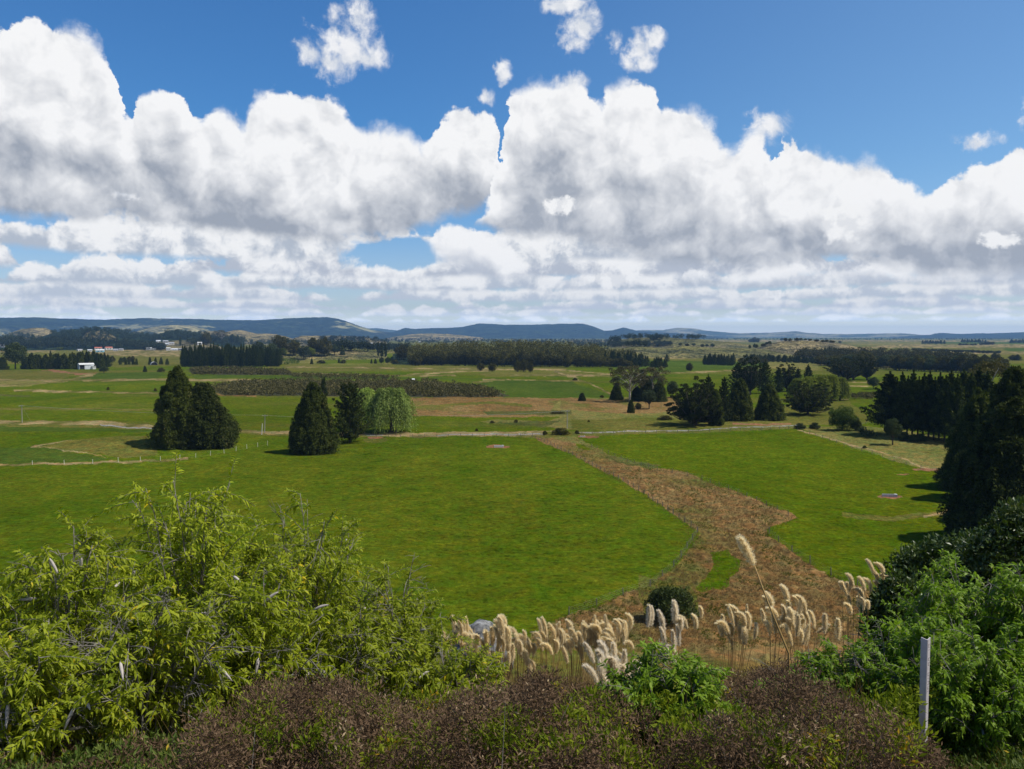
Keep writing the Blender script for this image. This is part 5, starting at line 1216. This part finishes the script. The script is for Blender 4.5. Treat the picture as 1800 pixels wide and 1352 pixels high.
def butterfly_bush(seed, H, R, stems=24, twigs=18, pairs=15, L=0.115, W=0.031, bare=0.10, mat=None, start=0.3, spikes=8, up=0.45):
    """arching stems, leafy side twigs with drooping lance-shaped leaves in pairs, dried flower spikes, some bare grey wood"""
    r = np.random.default_rng(seed)
    br = Geo(); B, D, N_, sz, tn = [], [], [], [], []
    ends = []
    for i_ in range(stems):
        a = i_ * 2.39996 + r.normal() * 0.3; q = (i_ + 0.6) / stems
        reach = R * q ** 0.6 * (0.75 + 0.35 * r.random()); hh = H * (1.02 - 0.42 * q ** 1.6) * (0.86 + 0.18 * r.random())
        s = np.linspace(0, 1, 9)
        pts = np.c_[cos(a) * reach * s ** 1.25, sin(a) * reach * s ** 1.25, hh * (1.25 * s - 0.25 * s * s * s)] + np.cumsum(r.normal(size=(9, 3)) * 0.028, 0)
        br.tube(pts, np.linspace(0.020, 0.004, 9), 5)
        dead = r.random() < bare
        for k in range(twigs):
            u = start + (1 - start) * (k + r.random()) / twigs
            p0 = np.array([np.interp(u, s, pts[:, c_]) for c_ in range(3)])
            d = nrm(np.array([cos(a), sin(a), 0.0]) * 0.6 + r.normal(size=3) * 0.75 + np.array([0, 0, up]))
            ln = (0.24 + 0.26 * r.random()) * (0.7 + 0.3 * H / 2)
            t = np.linspace(0, 1, 5)[:, None]
            tw = p0 + d * t * ln + np.array([0, 0, -0.25]) * ln * t ** 2.2
            if dead or r.random() < 0.06:
                br.tube(tw, [0.006, 0.005, 0.004, 0.003, 0.002], 4)
                for m_ in range(3):
                    e = tw[1 + m_]; dd = nrm(d + r.normal(size=3) * 0.8); br.tube([e, e + dd * ln * 0.25, e + dd * ln * 0.45 + np.array([0, 0, -0.02])], [0.004, 0.003, 0.0015], 4)
                continue
            br.tube(tw, [0.005, 0.004, 0.004, 0.003, 0.002], 4, False)
            ends.append((tw[-1], nrm(tw[-1] - tw[-2])))
            shade = r.random()
            for m_ in range(pairs):
                v = 0.12 + 0.88 * (m_ + 0.5) / pairs
                e = p0 + d * v * ln + np.array([0, 0, -0.25]) * ln * v ** 2.2
                side = nrm(np.cross(d, r.normal(size=3)))
                for sg in (-1, 1):
                    B.append(e); ld = nrm(side * sg + d * 0.75 + np.array([0, 0, -0.30]) + r.normal(size=3) * 0.22); D.append(ld)
                    N_.append(np.array([0, 0, 1.0]) + r.normal(size=3) * 0.45); sz.append((0.6 + 0.6 * r.random()) * (1.15 - 0.45 * v)); tn.append(min(1, 0.45 * shade + 0.56 * r.random()))
    B, D, N_, sz = np.array(B), np.array(D), np.array(N_), np.array(sz)
    # each leaf is two segments so its tip droops
    A = nrm(D); S_ = nrm(np.cross(N_, A)); N2 = np.cross(A, S_)
    l = (L * sz)[:, None]; w = (W * sz)[:, None]
    m1 = B + A * l * 0.30; m2 = B + A * l * 0.66 - np.array([0, 0, 0.06]) * l; tip = B + A * l * 0.95 - np.array([0, 0, 0.24]) * l
    v = np.stack([B, m1 - S_ * w * .5 + N2 * w * .15, m1 + S_ * w * .5 + N2 * w * .15, m2 - S_ * w * .38 + N2 * w * .1, m2 + S_ * w * .38 + N2 * w * .1, tip], 1).reshape(-1, 3)
    b = np.arange(len(B))[:, None] * 6
    tri = np.concatenate([b + np.array([[0, 2, 1]]), b + np.array([[3, 4, 5]])]); quad = b + np.array([[1, 2, 4, 3]])
    fol = mesh('foliage', v, [tri, quad], mat or M_bud, {'tint': np.repeat(tn, 6)}, smooth=False)
    bm_ = br.done('branches', M_twiggrey, True)
    sp = []
    if ends:
        for k in r.permutation(len(ends))[:spikes]:
            e, d = ends[k]
            t = np.linspace(0, 1, 7)[:, None]; ln = 0.12 + 0.12 * r.random()
            d2 = nrm(d + r.normal(size=3) * 0.4)
            pts = e + d2 * t * ln + np.array([0, 0, -0.5]) * ln * t ** 2 * r.random()
            g = Geo(); rad = np.array([0.006, 0.014, 0.017, 0.017, 0.014, 0.010, 0.003]) * (0.8 + 0.5 * r.random()); g.tube(pts, rad, 7)
            sp.append(g.done('flower_spike', M_spike, True))
    return fol, bm_, sp
def bank_shrub(px, y, top, wpx, seed, label, name='butterfly_bush', **kw):
    p = at_dist(px, y); r = np.hypot(p[0], p[1])
    H = top_z(top, r, px) - p[2]; R = wpx * r / F_PX / 2
    fol, bm_, sp = butterfly_bush(seed, H / 1.02, R, **kw)
    o = thing(name, label, 'shrub', (p[0], p[1], p[2] - 0.05))
    obj('foliage', fol, o); obj('branches', bm_, o)
    for m in sp: obj('flower_spike', m, o)
    return o
bank_shrub(325, 11.5, 836, 300, 201, 'tallest yellow-green bush at the left with a leafy peak', stems=34, start=0.30, spikes=16, bare=0.04)
bank_shrub(100, 10.2, 938, 300, 202, 'yellow-green bush at the left edge with drooping pale spikes', stems=30, spikes=14)
bank_shrub(535, 12.0, 888, 270, 203, 'yellow-green bush right of the tallest one, with a tuft of new growth', stems=32, spikes=16, bare=0.14)
bank_shrub(690, 12.6, 1006, 220, 204, 'smaller yellow-green bush at the right end of the left thicket', stems=26, spikes=9)
bank_shrub(245, 9.0, 1050, 330, 205, 'low front bush at the left showing bare grey branches', stems=30, spikes=12, bare=0.22, start=0.4)
bank_shrub(440, 10.2, 1010, 280, 206, 'middle bush of the left thicket threaded with grey twigs', stems=28, spikes=14, bare=0.16)
bank_shrub(610, 11.0, 1080, 260, 207, 'low spreading bush between the left thicket and the brown fronds', stems=26, spikes=7)
bank_shrub(800, 11.4, 1140, 210, 208, 'ground-hugging bright green bush below the pale rock', stems=26, spikes=5, bare=0.05)
bank_shrub(40, 8.2, 1130, 240, 209, 'scruffy low bush in the bottom left corner region', stems=24, spikes=3, bare=0.3)
bank_shrub(1195, 8.6, 1150, 190, 210, 'rich green bush with pale spikes in the middle of the brown fronds', stems=34, mat=M_bud2, L=0.115, spikes=6, bare=0.0, start=0.15)
bank_shrub(1735, 11.2, 1004, 270, 211, 'tall rich green bush at the right behind the marker post', stems=44, mat=M_bud2, L=0.115, spikes=5, bare=0.02, start=0.22)
bank_shrub(1850, 10.6, 1000, 240, 212, 'rich green bush cut by the right picture edge', stems=36, mat=M_bud2, L=0.115, spikes=3, bare=0.02, start=0.22)
bank_shrub(1630, 10.4, 1096, 230, 213, 'dark-based green bush left of and behind the marker post', stems=34, mat=M_bud2, L=0.11, spikes=4, bare=0.04, start=0.2)
bank_shrub(1500, 10.6, 1128, 200, 214, 'low green bush beneath the right-hand plumes', stems=28, mat=M_bud2, L=0.10, spikes=2, bare=0.06, start=0.2)
bank_shrub(1745, 9.4, 1130, 250, 215, 'shady green bush directly right of the marker post', stems=34, mat=M_bud2, L=0.11, spikes=3, bare=0.05, start=0.2)
bank_shrub(1420, 9.6, 1185, 120, 216, 'small fresh green sprig bush among the right-hand brown fronds', stems=14, mat=M_bud2, L=0.10, spikes=0, bare=0.0, start=0.2)

def glossy(px, y, top, wpx, seed, label):
    p = at_dist(px, y); r = np.hypot(p[0], p[1]); H = top_z(top, r, px) - p[2]; w = wpx * r / F_PX
    q = np.random.default_rng(seed); K = 120
    z = q.random(K) * 1.5 - 0.5; a = q.random(K) * 6.283; s = np.sqrt(np.maximum(1 - np.clip(z, 0, 1) ** 2, 0.04))
    C = np.c_[np.cos(a) * s * w * 0.42 * (0.6 + 0.45 * q.random(K)), np.sin(a) * s * w * 0.42 * (0.6 + 0.45 * q.random(K)), H * (0.55 + 0.40 * z * (0.8 + 0.25 * q.random(K)))]
    o = thing('broadleaf_shrub', label, 'shrub', p)
    obj('foliage', crown_mesh([cloud(q, C, 0.42 + 0.3 * q.random(K), 170, 0.15, 0.075, 0.35, 0.6, 0, 0.5)], M_gloss, 'foliage'), o)
    g = Geo()
    for k in range(14):
        e = C[k * 8] * 0.95; g.tube([(0, 0, -0.3), (e[0] * .35, e[1] * .35, H * 0.35), (e[0] * .8, e[1] * .8, e[2] * 0.9), e + q.normal(size=3) * 0.1], [0.07, 0.05, 0.03, 0.008], 6)
    obj('branches', g.done('branches', M_twig, True), o)
glossy(1650, 28.0, 946, 170, 221, 'dark glossy shrub at the left end of the right-hand thicket')
glossy(1735, 27.0, 930, 190, 222, 'dark glossy shrub in the middle of the right-hand thicket')
glossy(1800, 25.0, 884, 170, 223, 'tallest dark glossy shrub at the right edge below the big cypress')
glossy(1600, 24.0, 1010, 90, 224, 'low dark glossy shrub beside the right-hand plumes')

# ---- plume grass
def plume_mesh(seed, mat, nod=0.5, fat=1.0):
    """feathery plume of unit length: nodding axis hung with fine strands; starts at the origin, leans towards -x"""
    r = np.random.default_rng(seed)
    n = 620
    u = r.random(n) ** 0.85
    def axis(t): return np.c_[-nod * 0.55 * t ** 2.4, 0.0 * t, t - nod * 0.36 * t ** 3.2]
    P_ = axis(u); T_ = nrm(axis(np.minimum(u + 0.02, 1.02)) - P_)
    sd = r.normal(size=(n, 3)) * np.array([1, 1, 0.2]); sd = nrm(sd)
    env = np.sin(np.clip(u * 0.93 + 0.07, 0, 1) * pi) ** 0.6
    D = nrm(T_ * 0.75 + sd * 0.34 * fat + np.array([-0.05, 0, -0.25 * nod]))
    v1, f1 = leaves(P_, D, nrm(np.cross(D, sd) + r.normal(size=(n, 3)) * 0.3), (0.14 + 0.14 * r.random(n)) * (0.5 + 0.6 * env), 0.018 + 0.012 * r.random(n))
    tips = P_ + D * (0.16 * env)[:, None] * 0.8
    D2 = nrm(D * 0.6 + np.array([-0.15 * nod, 0, -0.75]) + r.normal(size=(n, 3)) * 0.2)
    v2, f2 = leaves(tips, D2, nrm(sd + r.normal(size=(n, 3)) * 0.3), (0.08 + 0.10 * r.random(n)) * (0.4 + 0.6 * env), 0.014)
    t = np.clip(np.concatenate([0.25 + 0.7 * r.random(n), 0.5 * r.random(n)]), 0, 1)
    return mesh('plume', np.concatenate([v1, v2]), np.concatenate([f1, f2 + len(v1)]), mat, {'tint': np.repeat(t, 4)}, smooth=False)
PLUMES = [plume_mesh(300 + k, M_plume, nd, ft) for k, (nd, ft) in enumerate(((0.55, 1.0), (0.4, 1.2), (0.8, 1.1), (0.2, 0.8), (0.5, 1.4)))]
PALES = [plume_mesh(310 + k, M_palefl, nd, ft) for k, (nd, ft) in enumerate(((0.6, 1.3), (0.3, 1.0)))]
def tussock(seed, n, L, mat=None, w=0.022, stiff=0.5):
    r = np.random.default_rng(seed)
    a = r.random(n) * 6.283; m = 6
    t = np.linspace(0, 1, m)[None, :, None]
    ln = (L * (0.6 + 0.5 * r.random(n)))[:, None, None]
    out = np.c_[np.cos(a), np.sin(a), np.zeros(n)][:, None]
    tilt = (0.25 + 0.6 * r.random(n))[:, None, None]
    base = out * 0.12 * r.random(n)[:, None, None]
    P_ = base + out * ln * tilt * (t + 0.5 * t * t) * 0.8 + np.array([0, 0, 1.0]) * ln * (t - stiff * t ** 2.4)
    S_ = np.c_[-np.sin(a), np.cos(a), np.zeros(n)][:, None] * (w * (1 - t ** 2 * 0.9))
    v = np.stack([P_ - S_ * .5, P_ + S_ * .5], 2).reshape(-1, 3)
    i_ = (np.arange(n)[:, None] * m * 2 + np.arange(m - 1)[None] * 2).ravel()
    return mesh('leaves', v, np.c_[i_, i_ + 1, i_ + 3, i_ + 2], mat or M_blade, {'tint': np.repeat(np.repeat(r.random(n), m), 2)}, smooth=True)
TUSS = [tussock(320 + k, 130, 1.0) for k in range(3)]
STALK = {}
def plume_grass(px, y, top, label, heads, seed, pale=False, plume_len=0.50, group=None, tuss=1.25, spread=0.55, lean=0.0):
    """a tussock with long stalks; heads = [(dx in photo px, drop in photo px)] of its plume crests"""
    r = np.random.default_rng(seed)
    p = at_dist(px, y); d = np.hypot(p[0], p[1]); k_ = d / F_PX
    o = thing('plume_grass', label, 'plume grass', p, group)
    q = obj('leaves', TUSS[seed % 3], o); q.scale = (tuss, tuss, tuss * 0.9); q.rotation_euler[2] = r.random() * 6
    heads = list(heads) + [(a_ + r.normal() * 9, b_ + 5 + 18 * r.random()) for a_, b_ in heads * 2 if len(heads) > 3]
    for dx, drop in heads:
        L = plume_len * (0.85 + 0.3 * r.random())
        h = top_z(top + drop, d, px + dx) - p[2] - L * 0.72
        x = dx * k_ + L * 0.2; yy = r.normal() * 0.3
        e = np.array([x, yy, h])
        b = np.array([x * 0.25 + r.normal() * 0.05, r.normal() * 0.08, 0.0])
        mid = (e + b) / 2 + np.array([-(x * 0.12), 0, 0.08])
        g = Geo(); g.tube([b, mid, e, e + np.array([-0.02 * L, 0, L * 0.5])], [0.010, 0.008, 0.006, 0.003], 5)
        obj('stalk', g.done('stalk', M_stalk, True), o)
        pl = obj('plume', (PALES if pale else PLUMES)[r.integers(2 if pale else 5)], o, loc=e)
        pl.scale = (L * (0.75 + 0.45 * r.random()),) * 2 + (L,)
        pl.rotation_euler = (r.normal() * 0.12, lean + r.normal() * 0.26, r.normal() * 0.7)
    return o
PG = [  # px, distance, crest row, heads, label
    (800, 21, 1090, [(-12, 2), (2, 0), (14, 8), (-20, 18), (8, 22), (24, 26)], 'leftmost plume clump, against the left thicket'),
    (838, 21.5, 1098, [(-14, 12), (-2, 8), (10, 18), (20, 10), (2, 28), (-20, 34), (16, 38)], 'plume clump in front of the mottled rock'),
    (876, 21, 1076, [(0, 0), (-8, 22), (8, 26), (-16, 38), (2, 44), (16, 46)], 'plume clump with the tallest spire, right of the rock'),
    (745, 19, 1118, [(-8, 2), (8, 0), (26, 6)], 'small half-hidden plume clump left of the rock'),
    (912, 22, 1104, [(-8, 8), (4, 2), (16, 12), (-2, 28), (20, 34)], 'plume clump just right of the spire'),
    (960, 22, 1086, [(-6, 2), (10, 14), (22, 8), (-14, 24), (4, 30), (30, 28)], 'plume clump below the paddock corner post'),
    (1008, 23, 1092, [(-10, 4), (2, 10), (14, 2), (24, 12), (-2, 30), (16, 36)], 'plume clump in the centre of the long plume row'),
    (1052, 23, 1084, [(-12, 4), (0, 6), (10, 2), (22, 8), (-6, 24), (14, 26), (30, 20)], 'densest plume clump before the brown gully'),
    (1096, 22, 1086, [(-10, 4), (2, 6), (12, 10), (-2, 26)], 'plume clump at the right end of the dense row'),
    (1138, 18.5, 1074, [(-4, 2), (4, 6)], 'pair of pale cottony plumes left of the round gully bush'),
    (1178, 19, 1062, [(0, 0), (-12, 46), (10, 44), (2, 62)], 'single upright cottony plume below the round gully bush'),
    (1222, 24, 1074, [(-4, 4), (14, 2), (-10, 18)], 'thin sparse plumes right of the round gully bush'),
    (1296, 21, 1064, [(-12, 6), (0, 0), (12, 10), (22, 16), (-22, 14), (4, 30), (-8, 36)], 'plume clump left of the tall leaning stalk'),
    (1366, 20, 1048, [(-8, 4), (8, 22), (20, 26), (-2, 40), (30, 44)], 'sparse plume clump behind the tall leaning stalk'),
    (1412, 21, 1046, [(-10, 2), (4, 6), (14, 34), (-6, 44), (-18, 30)], 'plume clump right of the tall leaning stalk'),
    (1452, 19, 1080, [(-12, 4), (0, 8), (18, 18)], 'small plume clump near the right-hand green bushes'),
    (1504, 25, 1010, [(-2, 0), (8, 4), (-6, 22), (14, 44)], 'plume clump with crests against the right paddock'),
    (1548, 25, 988, [(-6, 6), (2, 0), (4, 10), (-14, 40), (10, 44), (-2, 56)], 'tallest plume clump beside the dark glossy shrub'),
    (1528, 23, 1052, [(-30, 0), (-4, 4), (10, 8)], 'lower plume clump in front of the two right-hand ones')]
for n_, (px, y, top, heads, lab) in enumerate(PG):
    plume_grass(px, y, top, lab, heads, 330 + n_, pale='cottony' in lab, group='plume grass along the bank')
plume_grass(1058, 13.2, 1134, 'nearest plume clump with long drooping pale plumes', [(-20, 4), (-6, 0), (14, 8), (6, 26), (26, 24), (40, 34)], 361, True, 0.52, 'plume grass along the bank', 0.9)
def tall_stalk():
    p = at_dist(1402, 11.0); d = np.hypot(p[0], p[1])
    def pt(px, py, y):
        q = ray(px, py); return np.array([q[0] / q[1] * y, y, CAM_Z + q[2] / q[1] * y]) - p
    o = thing('plume_stalk', 'single tall orange stalk leaning left with one fluffy plume on top', 'plume grass', p)
    a, b, c_, e = np.array([0, 0, -0.05]), pt(1386, 1148, 11.0), pt(1350, 1060, 11.0), pt(1326, 994, 11.0)
    g = Geo(); g.tube([a, b, c_, e], [0.013, 0.015, 0.012, 0.008], 7); obj('stalk', g.done('stalk', M_stalk, True), o)
    L = np.linalg.norm(pt(1300, 943, 11.0) - e)
    q = obj('plume', plume_mesh(371, M_plume, 0.10, 2.0), o, loc=e); q.scale = (L * 0.95, L * 0.95, L); q.rotation_euler = (0, -0.45, 0)
tall_stalk()

# ---- dead fronds, weeds and rank grass: nobody could count them
r_ = np.random.default_rng(400)
CREST = [(-100, 1330), (300, 1290), (380, 1240), (470, 1200), (560, 1200), (640, 1216), (760, 1236), (860, 1216), (960, 1198), (1060, 1220), (1120, 1246), (1230, 1250), (1290, 1200), (1360, 1180), (1450, 1190), (1530, 1240), (1600, 1290), (1700, 1340)]
def on_bank(n, px0, px1, y0, y1):
    px = px0 + (px1 - px0) * r_.random(n); y = y0 + (y1 - y0) * r_.random(n)
    P_ = np.array([at_dist(a, b) for a, b in zip(px, y)])
    return px, P_
px, P_ = on_bank(1700, 330, 1650, 6.0, 15.5)
gap = np.array([top_z(np.interp(a, [c[0] for c in CREST], [c[1] for c in CREST]), np.hypot(q[0], q[1]), a) - q[2] for a, q in zip(px, P_)])
ok = (gap > 0.25) & ~((px > 1110) & (px < 1275) & (P_[:, 1] < 10.5) & (P_[:, 1] > 7.2)); px, P_, gap = px[ok], P_[ok], gap[ok]
hh = np.minimum(gap * (0.42 + 0.66 * r_.random(len(gap)) ** 1.5), 1.5)
C = P_ + np.c_[np.zeros((len(hh), 2)), hh - 0.16]
C2 = P_ + np.c_[r_.normal(size=(len(hh), 2)) * 0.12, hh * 0.45]
o = obj('dead_fronds', crown_mesh([cloud(r_, C, 0.13 + 0.14 * r_.random(len(C)), 260, 0.042, 0.012, 0.35, 0.9, 0, 0.1), cloud(r_, C2, 0.26, 80, 0.05, 0.016, 0.3, 0.9, 0, 0.1)], M_heath, 'dead_fronds'))
tag(o, 'mass of dead brown fronds along the bottom of the picture', 'dead fronds', kind='stuff')
g = Geo()
for a in r_.permutation(len(C))[:420]:
    b = P_[a] + np.array([*(r_.normal(size=2) * 0.1), 0.0]); e = C[a] + np.array([*(r_.normal(size=2) * 0.28), 0.02 + 0.12 * r_.random()])
    g.tube([b, (b + e) / 2 + np.array([*(r_.normal(size=2) * 0.06), 0]), e], [0.006, 0.004, 0.002], 4, False)
o = obj('dead_stems', g.done('dead_stems', M_twiggrey)); tag(o, 'thin dry stems poking out of the dead fronds', 'dead stems', kind='stuff')
def ground_cover(name, n, px0, px1, y0, y1, h, mat, label, cat, L=0.07, W=0.022, dens=90, rad=0.16):
    px, P_ = on_bank(n, px0, px1, y0, y1)
    H = h * (0.5 + 0.7 * r_.random(len(P_)))
    C = P_ + np.c_[np.zeros((len(P_), 2)), H * 0.7]
    o = obj(name, crown_mesh([cloud(r_, C, rad * (0.7 + 0.7 * r_.random(len(C))), dens, L, W, 0.5, 0.7, 0, 0.2)], mat, name)); tag(o, label, cat, kind='stuff')
ground_cover('weeds', 640, 330, 1650, 6.2, 13.5, 1.10, M_sprig, 'green and yellow weeds growing through the dead fronds', 'weeds')
ground_cover('weeds', 330, -120, 330, 6.2, 9.5, 0.5, M_weed, 'weedy green and yellow ground cover in the bottom left corner', 'weeds')
ground_cover('weeds', 150, 1560, 1950, 6.2, 9.0, 0.25, M_weed, 'low weeds round the foot of the marker post', 'weeds', dens=70)
ground_cover('bramble', 700, 700, 1560, 13.0, 24.0, 1.0, M_weed, 'green bramble covering the slope in front of the plumes', 'bramble', 0.09, 0.045, 80, 0.26)
ground_cover('bramble', 260, -100, 800, 12.5, 22.0, 0.8, M_broad, 'dark undergrowth on the slope behind the left thicket', 'bramble', 0.10, 0.05, 80, 0.3)
ground_cover('bramble', 240, 1480, 1950, 11.5, 24.0, 0.9, M_broad, 'dark undergrowth on the slope behind the right-hand bushes', 'bramble', 0.10, 0.05, 80, 0.3)
ground_cover('dead_fronds', 140, -120, 380, 6.2, 8.6, 0.55, M_heath, 'brown dry fronds among the weeds in the bottom left corner', 'dead fronds', 0.05, 0.014, 120)
def blades(name, P_, h, w, per, mat, label, cat='grass'):
    n = len(P_); a = r_.random((n, per)) * 6.283
    out = np.stack([np.cos(a), np.sin(a), np.zeros_like(a)], -1)
    D = nrm(out * (0.25 + 0.5 * r_.random((n, per)))[..., None] + np.array([0, 0, 1.0])).reshape(-1, 3)
    B = np.repeat(P_, per, 0) + out.reshape(-1, 3) * w * 0.8
    Hh = np.repeat(h * (0.55 + 0.7 * r_.random(n)), per) * (0.7 + 0.5 * r_.random(n * per))
    v, f = leaves(B, D, out.reshape(-1, 3) + r_.normal(size=(n * per, 3)) * 0.4, Hh, w * (0.7 + 0.6 * r_.random(n * per)))
    t = np.clip(np.repeat(r_.random(n) * 0.7, per) + 0.3 * r_.random(n * per), 0, 1)
    o = obj(name, mesh(name, v, f, mat, {'tint': np.repeat(t, 4)}, smooth=False)); tag(o, label, cat, kind='stuff')
px, P_ = on_bank(5200, 690, 1580, 16.0, 40.0)
blades('rank_grass', P_, 1.55, 0.026, 11, M_dry, 'rank tan grass around the plume stalks')
px, P_ = on_bank(900, 330, 1600, 6.4, 13.0)
blades('rank_grass', P_, 0.95, 0.007, 6, M_dry, 'dry grass stems standing among the dead fronds')
px, P_ = on_bank(900, 1560, 1950, 6.2, 8.8)
blades('rank_grass', P_, 0.22, 0.010, 8, M_dry, 'dry grass round the foot of the marker post')
def gully_grass():
    out = []
    for kind, poly in FIELDS:
        if kind != BROWN or min(q[1] for q in poly) < 760: continue
        xs = [q[0] for q in poly]; ys = [q[1] for q in poly]
        n = 110000; px = min(xs) + (max(xs) - min(xs)) * r_.random(n); py = min(ys) + (max(ys) - min(ys)) * r_.random(n)
        m = inside(px, py, poly)
        out.append(np.c_[px[m], py[m]])
    q = np.concatenate(out)
    d = np.array([0, cos(PITCH), -sin(PITCH)]); a = (q[:, 0] - 900) / F_PX; b = (q[:, 1] - 676) / F_PX
    D = np.c_[a, cos(PITCH) - b * sin(PITCH), -sin(PITCH) - b * cos(PITCH)]
    k = CAM_Z / -D[:, 2]; x, y = D[:, 0] * k, D[:, 1] * k
    keep = (y > 64) & (r_.random(len(x)) < np.clip((y / 190) ** 2.0, 0.30, 1.0)) & ~(zone(x, y) == LUSH)
    x, y = x[keep], y[keep]
    x = x + r_.normal(size=len(x)) * 0.8; y = y + r_.normal(size=len(x)) * 1.2      # a ragged border of stragglers
    return np.c_[x, y, ground(x, y)]
Pg = gully_grass()
M_greenrank = foliage('green_rank_grass', (0.055, 0.070, 0.010), (0.115, 0.120, 0.024), None, 0.3, 0.0, 0.9, 0.1)
green = fbm(Pg[:, 0] / 3.5, Pg[:, 1] / 5.0, 81, 3) > 0.16
blades('rank_grass', Pg[~green], 0.34, 0.05, 5, M_dry, 'rank brown grass filling the gully')
blades('rank_grass', Pg[green], 0.30, 0.06, 5, M_greenrank, 'olive green growth mottling the brown gully')

# ---- marker post
def marker_post():
    p = at_dist(1643, 8.2); r = np.hypot(p[0], p[1])
    h = top_z(1124, r, 1643) - p[2]
    o = thing('marker_post', 'white angle-section marker post with a column of faint lettering', 'marker post', p)
    prof_ = [(-0.046, 0.030), (-0.044, 0.022), (-0.006, -0.012), (0.002, -0.012), (0.040, 0.020), (0.042, 0.028), (0.034, 0.028), (-0.002, -0.003), (-0.038, 0.032)]
    n = len(prof_); v, f = [], []
    zs = np.concatenate([[-0.3], np.linspace(0, h, 6)])
    for z in zs:
        tap = 1.0 - 0.10 * max(z, 0) / h * -1 * 0
        v += [(x * tap * (1 + 0.04 * z), y, z - (0.012 if (z == zs[-1] and abs(x) < 0.02) else 0)) for x, y in prof_]
    for i_ in range(len(zs) - 1):
        f += [(i_ * n + j, i_ * n + (j + 1) % n, (i_ + 1) * n + (j + 1) % n, (i_ + 1) * n + j) for j in range(n)]
    f += [tuple((len(zs) - 1) * n + j for j in range(n))]
    g = Geo(); g.add(v, f)
    mp = plain('post_plastic', (0.44, 0.40, 0.40), (0.54, 0.50, 0.50), 14.0, 0.45, 0.4)
    obj('shaft', g.done('shaft', mp), o)
    # the worn characters, read from the side: strokes set 1.5 mm proud of the right-hand face
    g = Geo(); a0, a1 = np.array([0.002, -0.012]), np.array([0.040, 0.020])
    dirv = (a1 - a0) / np.linalg.norm(a1 - a0); nv = np.array([dirv[1], -dirv[0]])
    def stroke(z, u0, u1, hgt):
        k = 1 + 0.04 * z
        c0 = a0 + dirv * 0.049 * u0; c1 = a0 + dirv * 0.049 * u1
        q = [(c0[0] * k, c0[1]), (c1[0] * k, c1[1])]
        vv = []
        for e in (0.0004, 0.0016):
            for zz in (z, z + hgt):
                vv += [(q[0][0] + nv[0] * e, q[0][1] + nv[1] * e, zz), (q[1][0] + nv[0] * e, q[1][1] + nv[1] * e, zz)]
        g.add(vv, [(4, 5, 7, 6), (0, 2, 3, 1), (0, 1, 5, 4), (2, 6, 7, 3), (0, 4, 6, 2), (1, 3, 7, 5)])
    top = h
    sc = h / 199.0 * 5.64 / 84.5 * 15.0                # metres per row of the close-up the marks were read from
    for z, u0, u1 in ((8.0, .25, .85), (12, .3, .7), (15.3, .25, .8), (26, .3, .85), (29, .35, .75), (32, .3, .85), (35.5, .3, .8), (45.5, .3, .9), (49, .3, .85), (52.5, .3, .85), (56.5, .3, .8), (60.5, .3, .9), (63.5, .35, .7), (66.5, .3, .9), (69.5, .3, .85)):
        stroke(top - z / 199.0 * h, u0, u1, 0.0045)
    for z, z2, u in ((8.0, 12.0, .28), (26, 29, .34), (32, 35.5, .34), (45.5, 49, .34), (56.5, 60.5, .82), (63.5, 66.5, .36)):
        stroke(top - z2 / 199.0 * h, u, u + 0.09, (z2 - z) / 199.0 * h)
    obj('lettering', g.done('lettering', plain('worn_ink', (0.20, 0.17, 0.17), (0.30, 0.26, 0.26), 20.0)), o)
marker_post()

# ================================================================ air
haze_m = bpy.data.materials.new('haze'); haze_m.use_nodes = True
TREE[0] = haze_m.node_tree
haze_m.node_tree.nodes.clear()
ho = node('ShaderNodeOutputMaterial'); hv = node('ShaderNodeVolumePrincipled')
hv.inputs['Color'].default_value = (0.30, 0.58, 1.0, 1.0)
hv.inputs['Density'].default_value = 4.3e-5
hv.inputs['Anisotropy'].default_value = 0.0
haze_m.node_tree.links.new(hv.outputs[0], ho.inputs['Volume'])
g = Geo(); g.box((0, 0, 151), (50000, 50000, 310))
haze = obj('haze', g.done('haze', haze_m)); tag(haze, kind='stuff')
